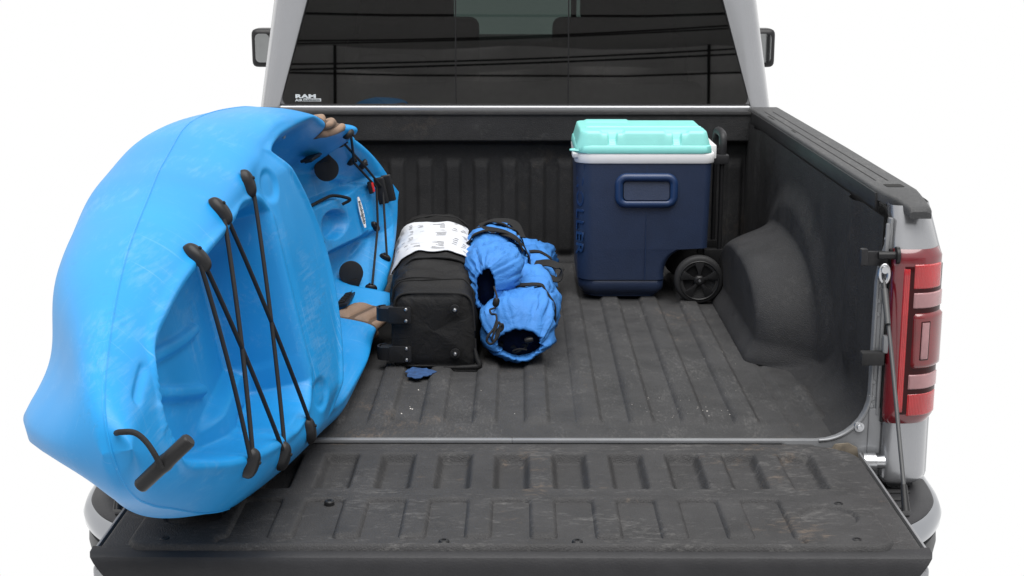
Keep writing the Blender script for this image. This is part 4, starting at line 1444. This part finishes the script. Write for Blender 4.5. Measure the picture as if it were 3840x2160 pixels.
# lower sack lies on the bed floor, the upper one rests on it and against the duffel
s1, F1, ax1, e11, e12, o1 = sack('blue nylon drawstring sack lying on the bed floor, its mouth gaping wide', (.012, .560, .098), (.035, 1.52, .090), .098, .088, (.004, -.030), (.056, .036), 1.7,
                                 [(.20, .034, -.5, math.pi + .5), (.62, .034, -.5, math.pi + .5)])
s2, F2, ax2, e21, e22, o2 = sack('blue nylon drawstring sack resting on another sack against the duffel, cord dangling from its mouth', (-.052, .700, .196), (-.062, 1.36, .166), .090, .084, (-.022, -.012), (.024, .052), 4.2,
                                 [(.33, .030, -.6, math.pi + .6), (.54, .030, -.4, math.pi + .4)])
# webbing handles
ribbon('carry_handle', bez([(-.120, 1.20, .250), (-.082, 1.12, .266), (-.030, 1.04, .272), (.010, 1.01, .258), (.026, 1.01, .225)], 8), [(0, 1, .2)] * 33, .030, .003, M['webbing'], s2)
ribbon('carry_handle', bez([(-.10, 1.25, .252), (-.05, 1.29, .262), (.0, 1.28, .256), (.022, 1.22, .225)], 8), [(0, 1, .4)] * 25, .030, .003, M['webbing'], s2)
ribbon('carry_handle', bez([(.06, 1.02, .185), (.10, 1.00, .192), (.135, .975, .180), (.125, .955, .155), (.09, .95, .165)], 8), [(0, 1, .4)] * 33, .030, .003, M['webbing'], s1)
# drawcord with toggle dangling from the upper sack over the lower one
def fwd(p, d=.125):
    v = Vector(p) - CAMV
    return CAMV + v * (1 - d / v.length)
lathe('toggle', [(0, -.011), (.006, -.011), (.009, -.006), (.009, .006), (.006, .011), (0, .011)], M['black'], s2, fwd((-.046, .688, .150)), (.2, 0, 1), 16)
tube('drawcord', [fwd(p, dd_) for p, dd_ in zip(bez([(-.052, .700, .190), (-.044, .690, .165), (-.046, .686, .150), (-.050, .676, .138), (-.062, .668, .134), (-.058, .662, .124), (-.046, .662, .122), (-.044, .660, .106)], 6), np.linspace(.02, .125, 43))], .0028, M['cord'], s2, 8)
tube('drawcord', [fwd(p) for p in bez([(-.044, .660, .106), (-.052, .650, .086), (-.066, .642, .070), (-.070, .640, .056), (-.060, .638, .048), (-.048, .640, .058), (-.042, .650, .080), (-.030, .655, .098), (-.028, .655, .086), (-.036, .652, .078)], 6)], .0034, M['cord'], s2, 8)
tube('drawcord', [fwd(p) for p in bez([(-.040, .658, .104), (-.046, .648, .088), (-.056, .640, .064), (-.050, .640, .054), (-.040, .646, .070), (-.034, .655, .094), (-.040, .658, .104)], 6)], .0032, M['cord'], s2, 8)
# folded chair frame ends and cord inside the lower mouth
for (x0, z0, x1, z1) in ((-.035, .055, -.02, .08), (.0, .045, .012, .085), (.03, .05, .035, .085)):
    tube('frame_end', [(x0, .600, z0), (x1, .70, z1)], .009, M['black'], s1, 10)
tube('drawcord', bez([(.04, .570, .085), (.036, .575, .06), (.02, .585, .045), (.005, .58, .040), (.0, .575, .046), (.016, .572, .052), (.036, .572, .050)], 6), .0026, M['cord'], s1, 8)
lathe('toggle', [(0, -.011), (.006, -.011), (.008, -.006), (.008, .006), (.006, .011), (0, .011)], M['black'], s1, (.041, .566, .078), (1, 0, .2), 14)

# ================================================================== SMALL LITTER ON THE BED
pts = []
for k in range(40):
    a = 2 * math.pi * k / 40
    r = 1 + .14 * math.sin(3 * a + 1) + .08 * math.sin(7 * a) + .06 * math.sin(13 * a)
    pts.append((-.240 + .036 * r * math.cos(a), .488 + .046 * r * math.sin(a)))
tp = prism('tape_scrap', pts, 'z', .0112, .0128, M['tape'], None)
tp['label'] = 'torn scrap of blue tape stuck to the bed floor below the duffel'
tp['category'] = 'tape'
vv_, ff_ = [], []
def crumb(x, y, r, z=.0105):
    b = len(vv_)
    for k in range(8):
        q_ = Vector((rng.normal(), rng.normal(), rng.normal())).normalized() * r * rng.uniform(.7, 1.2)
        vv_.append((x + q_.x, y + q_.y, z + abs(q_.z)))
    bm = bmesh.new()
    for p in vv_[b:]:
        bm.verts.new(p)
    bmesh.ops.convex_hull(bm, input=bm.verts[:])
    bm.verts.index_update()
    del vv_[b:]
    for v in bm.verts:
        vv_.append(tuple(v.co))
    for f in bm.faces:
        ff_.append(tuple(b + v.index for v in f.verts))
    bm.free()
for (x, y, r) in ((-.232, .335, .0028), (-.243, .20, .0022), (-.240, .185, .0026), (-.235, .182, .0022), (-.258, .147, .0028), (.005, .15, .0018)):
    crumb(x, y, r)
for k in range(26):
    crumb(rng.uniform(.30, .52), rng.uniform(.12, .3), rng.uniform(.0007, .0017))
for k in range(30):
    crumb(rng.uniform(-.3, .6), rng.uniform(.1, .9), rng.uniform(.0006, .0013))
cr = link('crumbs', mesh_from('crumbs', vv_, ff_), M['crumb'], None, smooth=False)
cr['kind'] = 'stuff'
cr['label'] = 'pale crumbs and grit scattered over the black bed floor'
cr['category'] = 'debris'
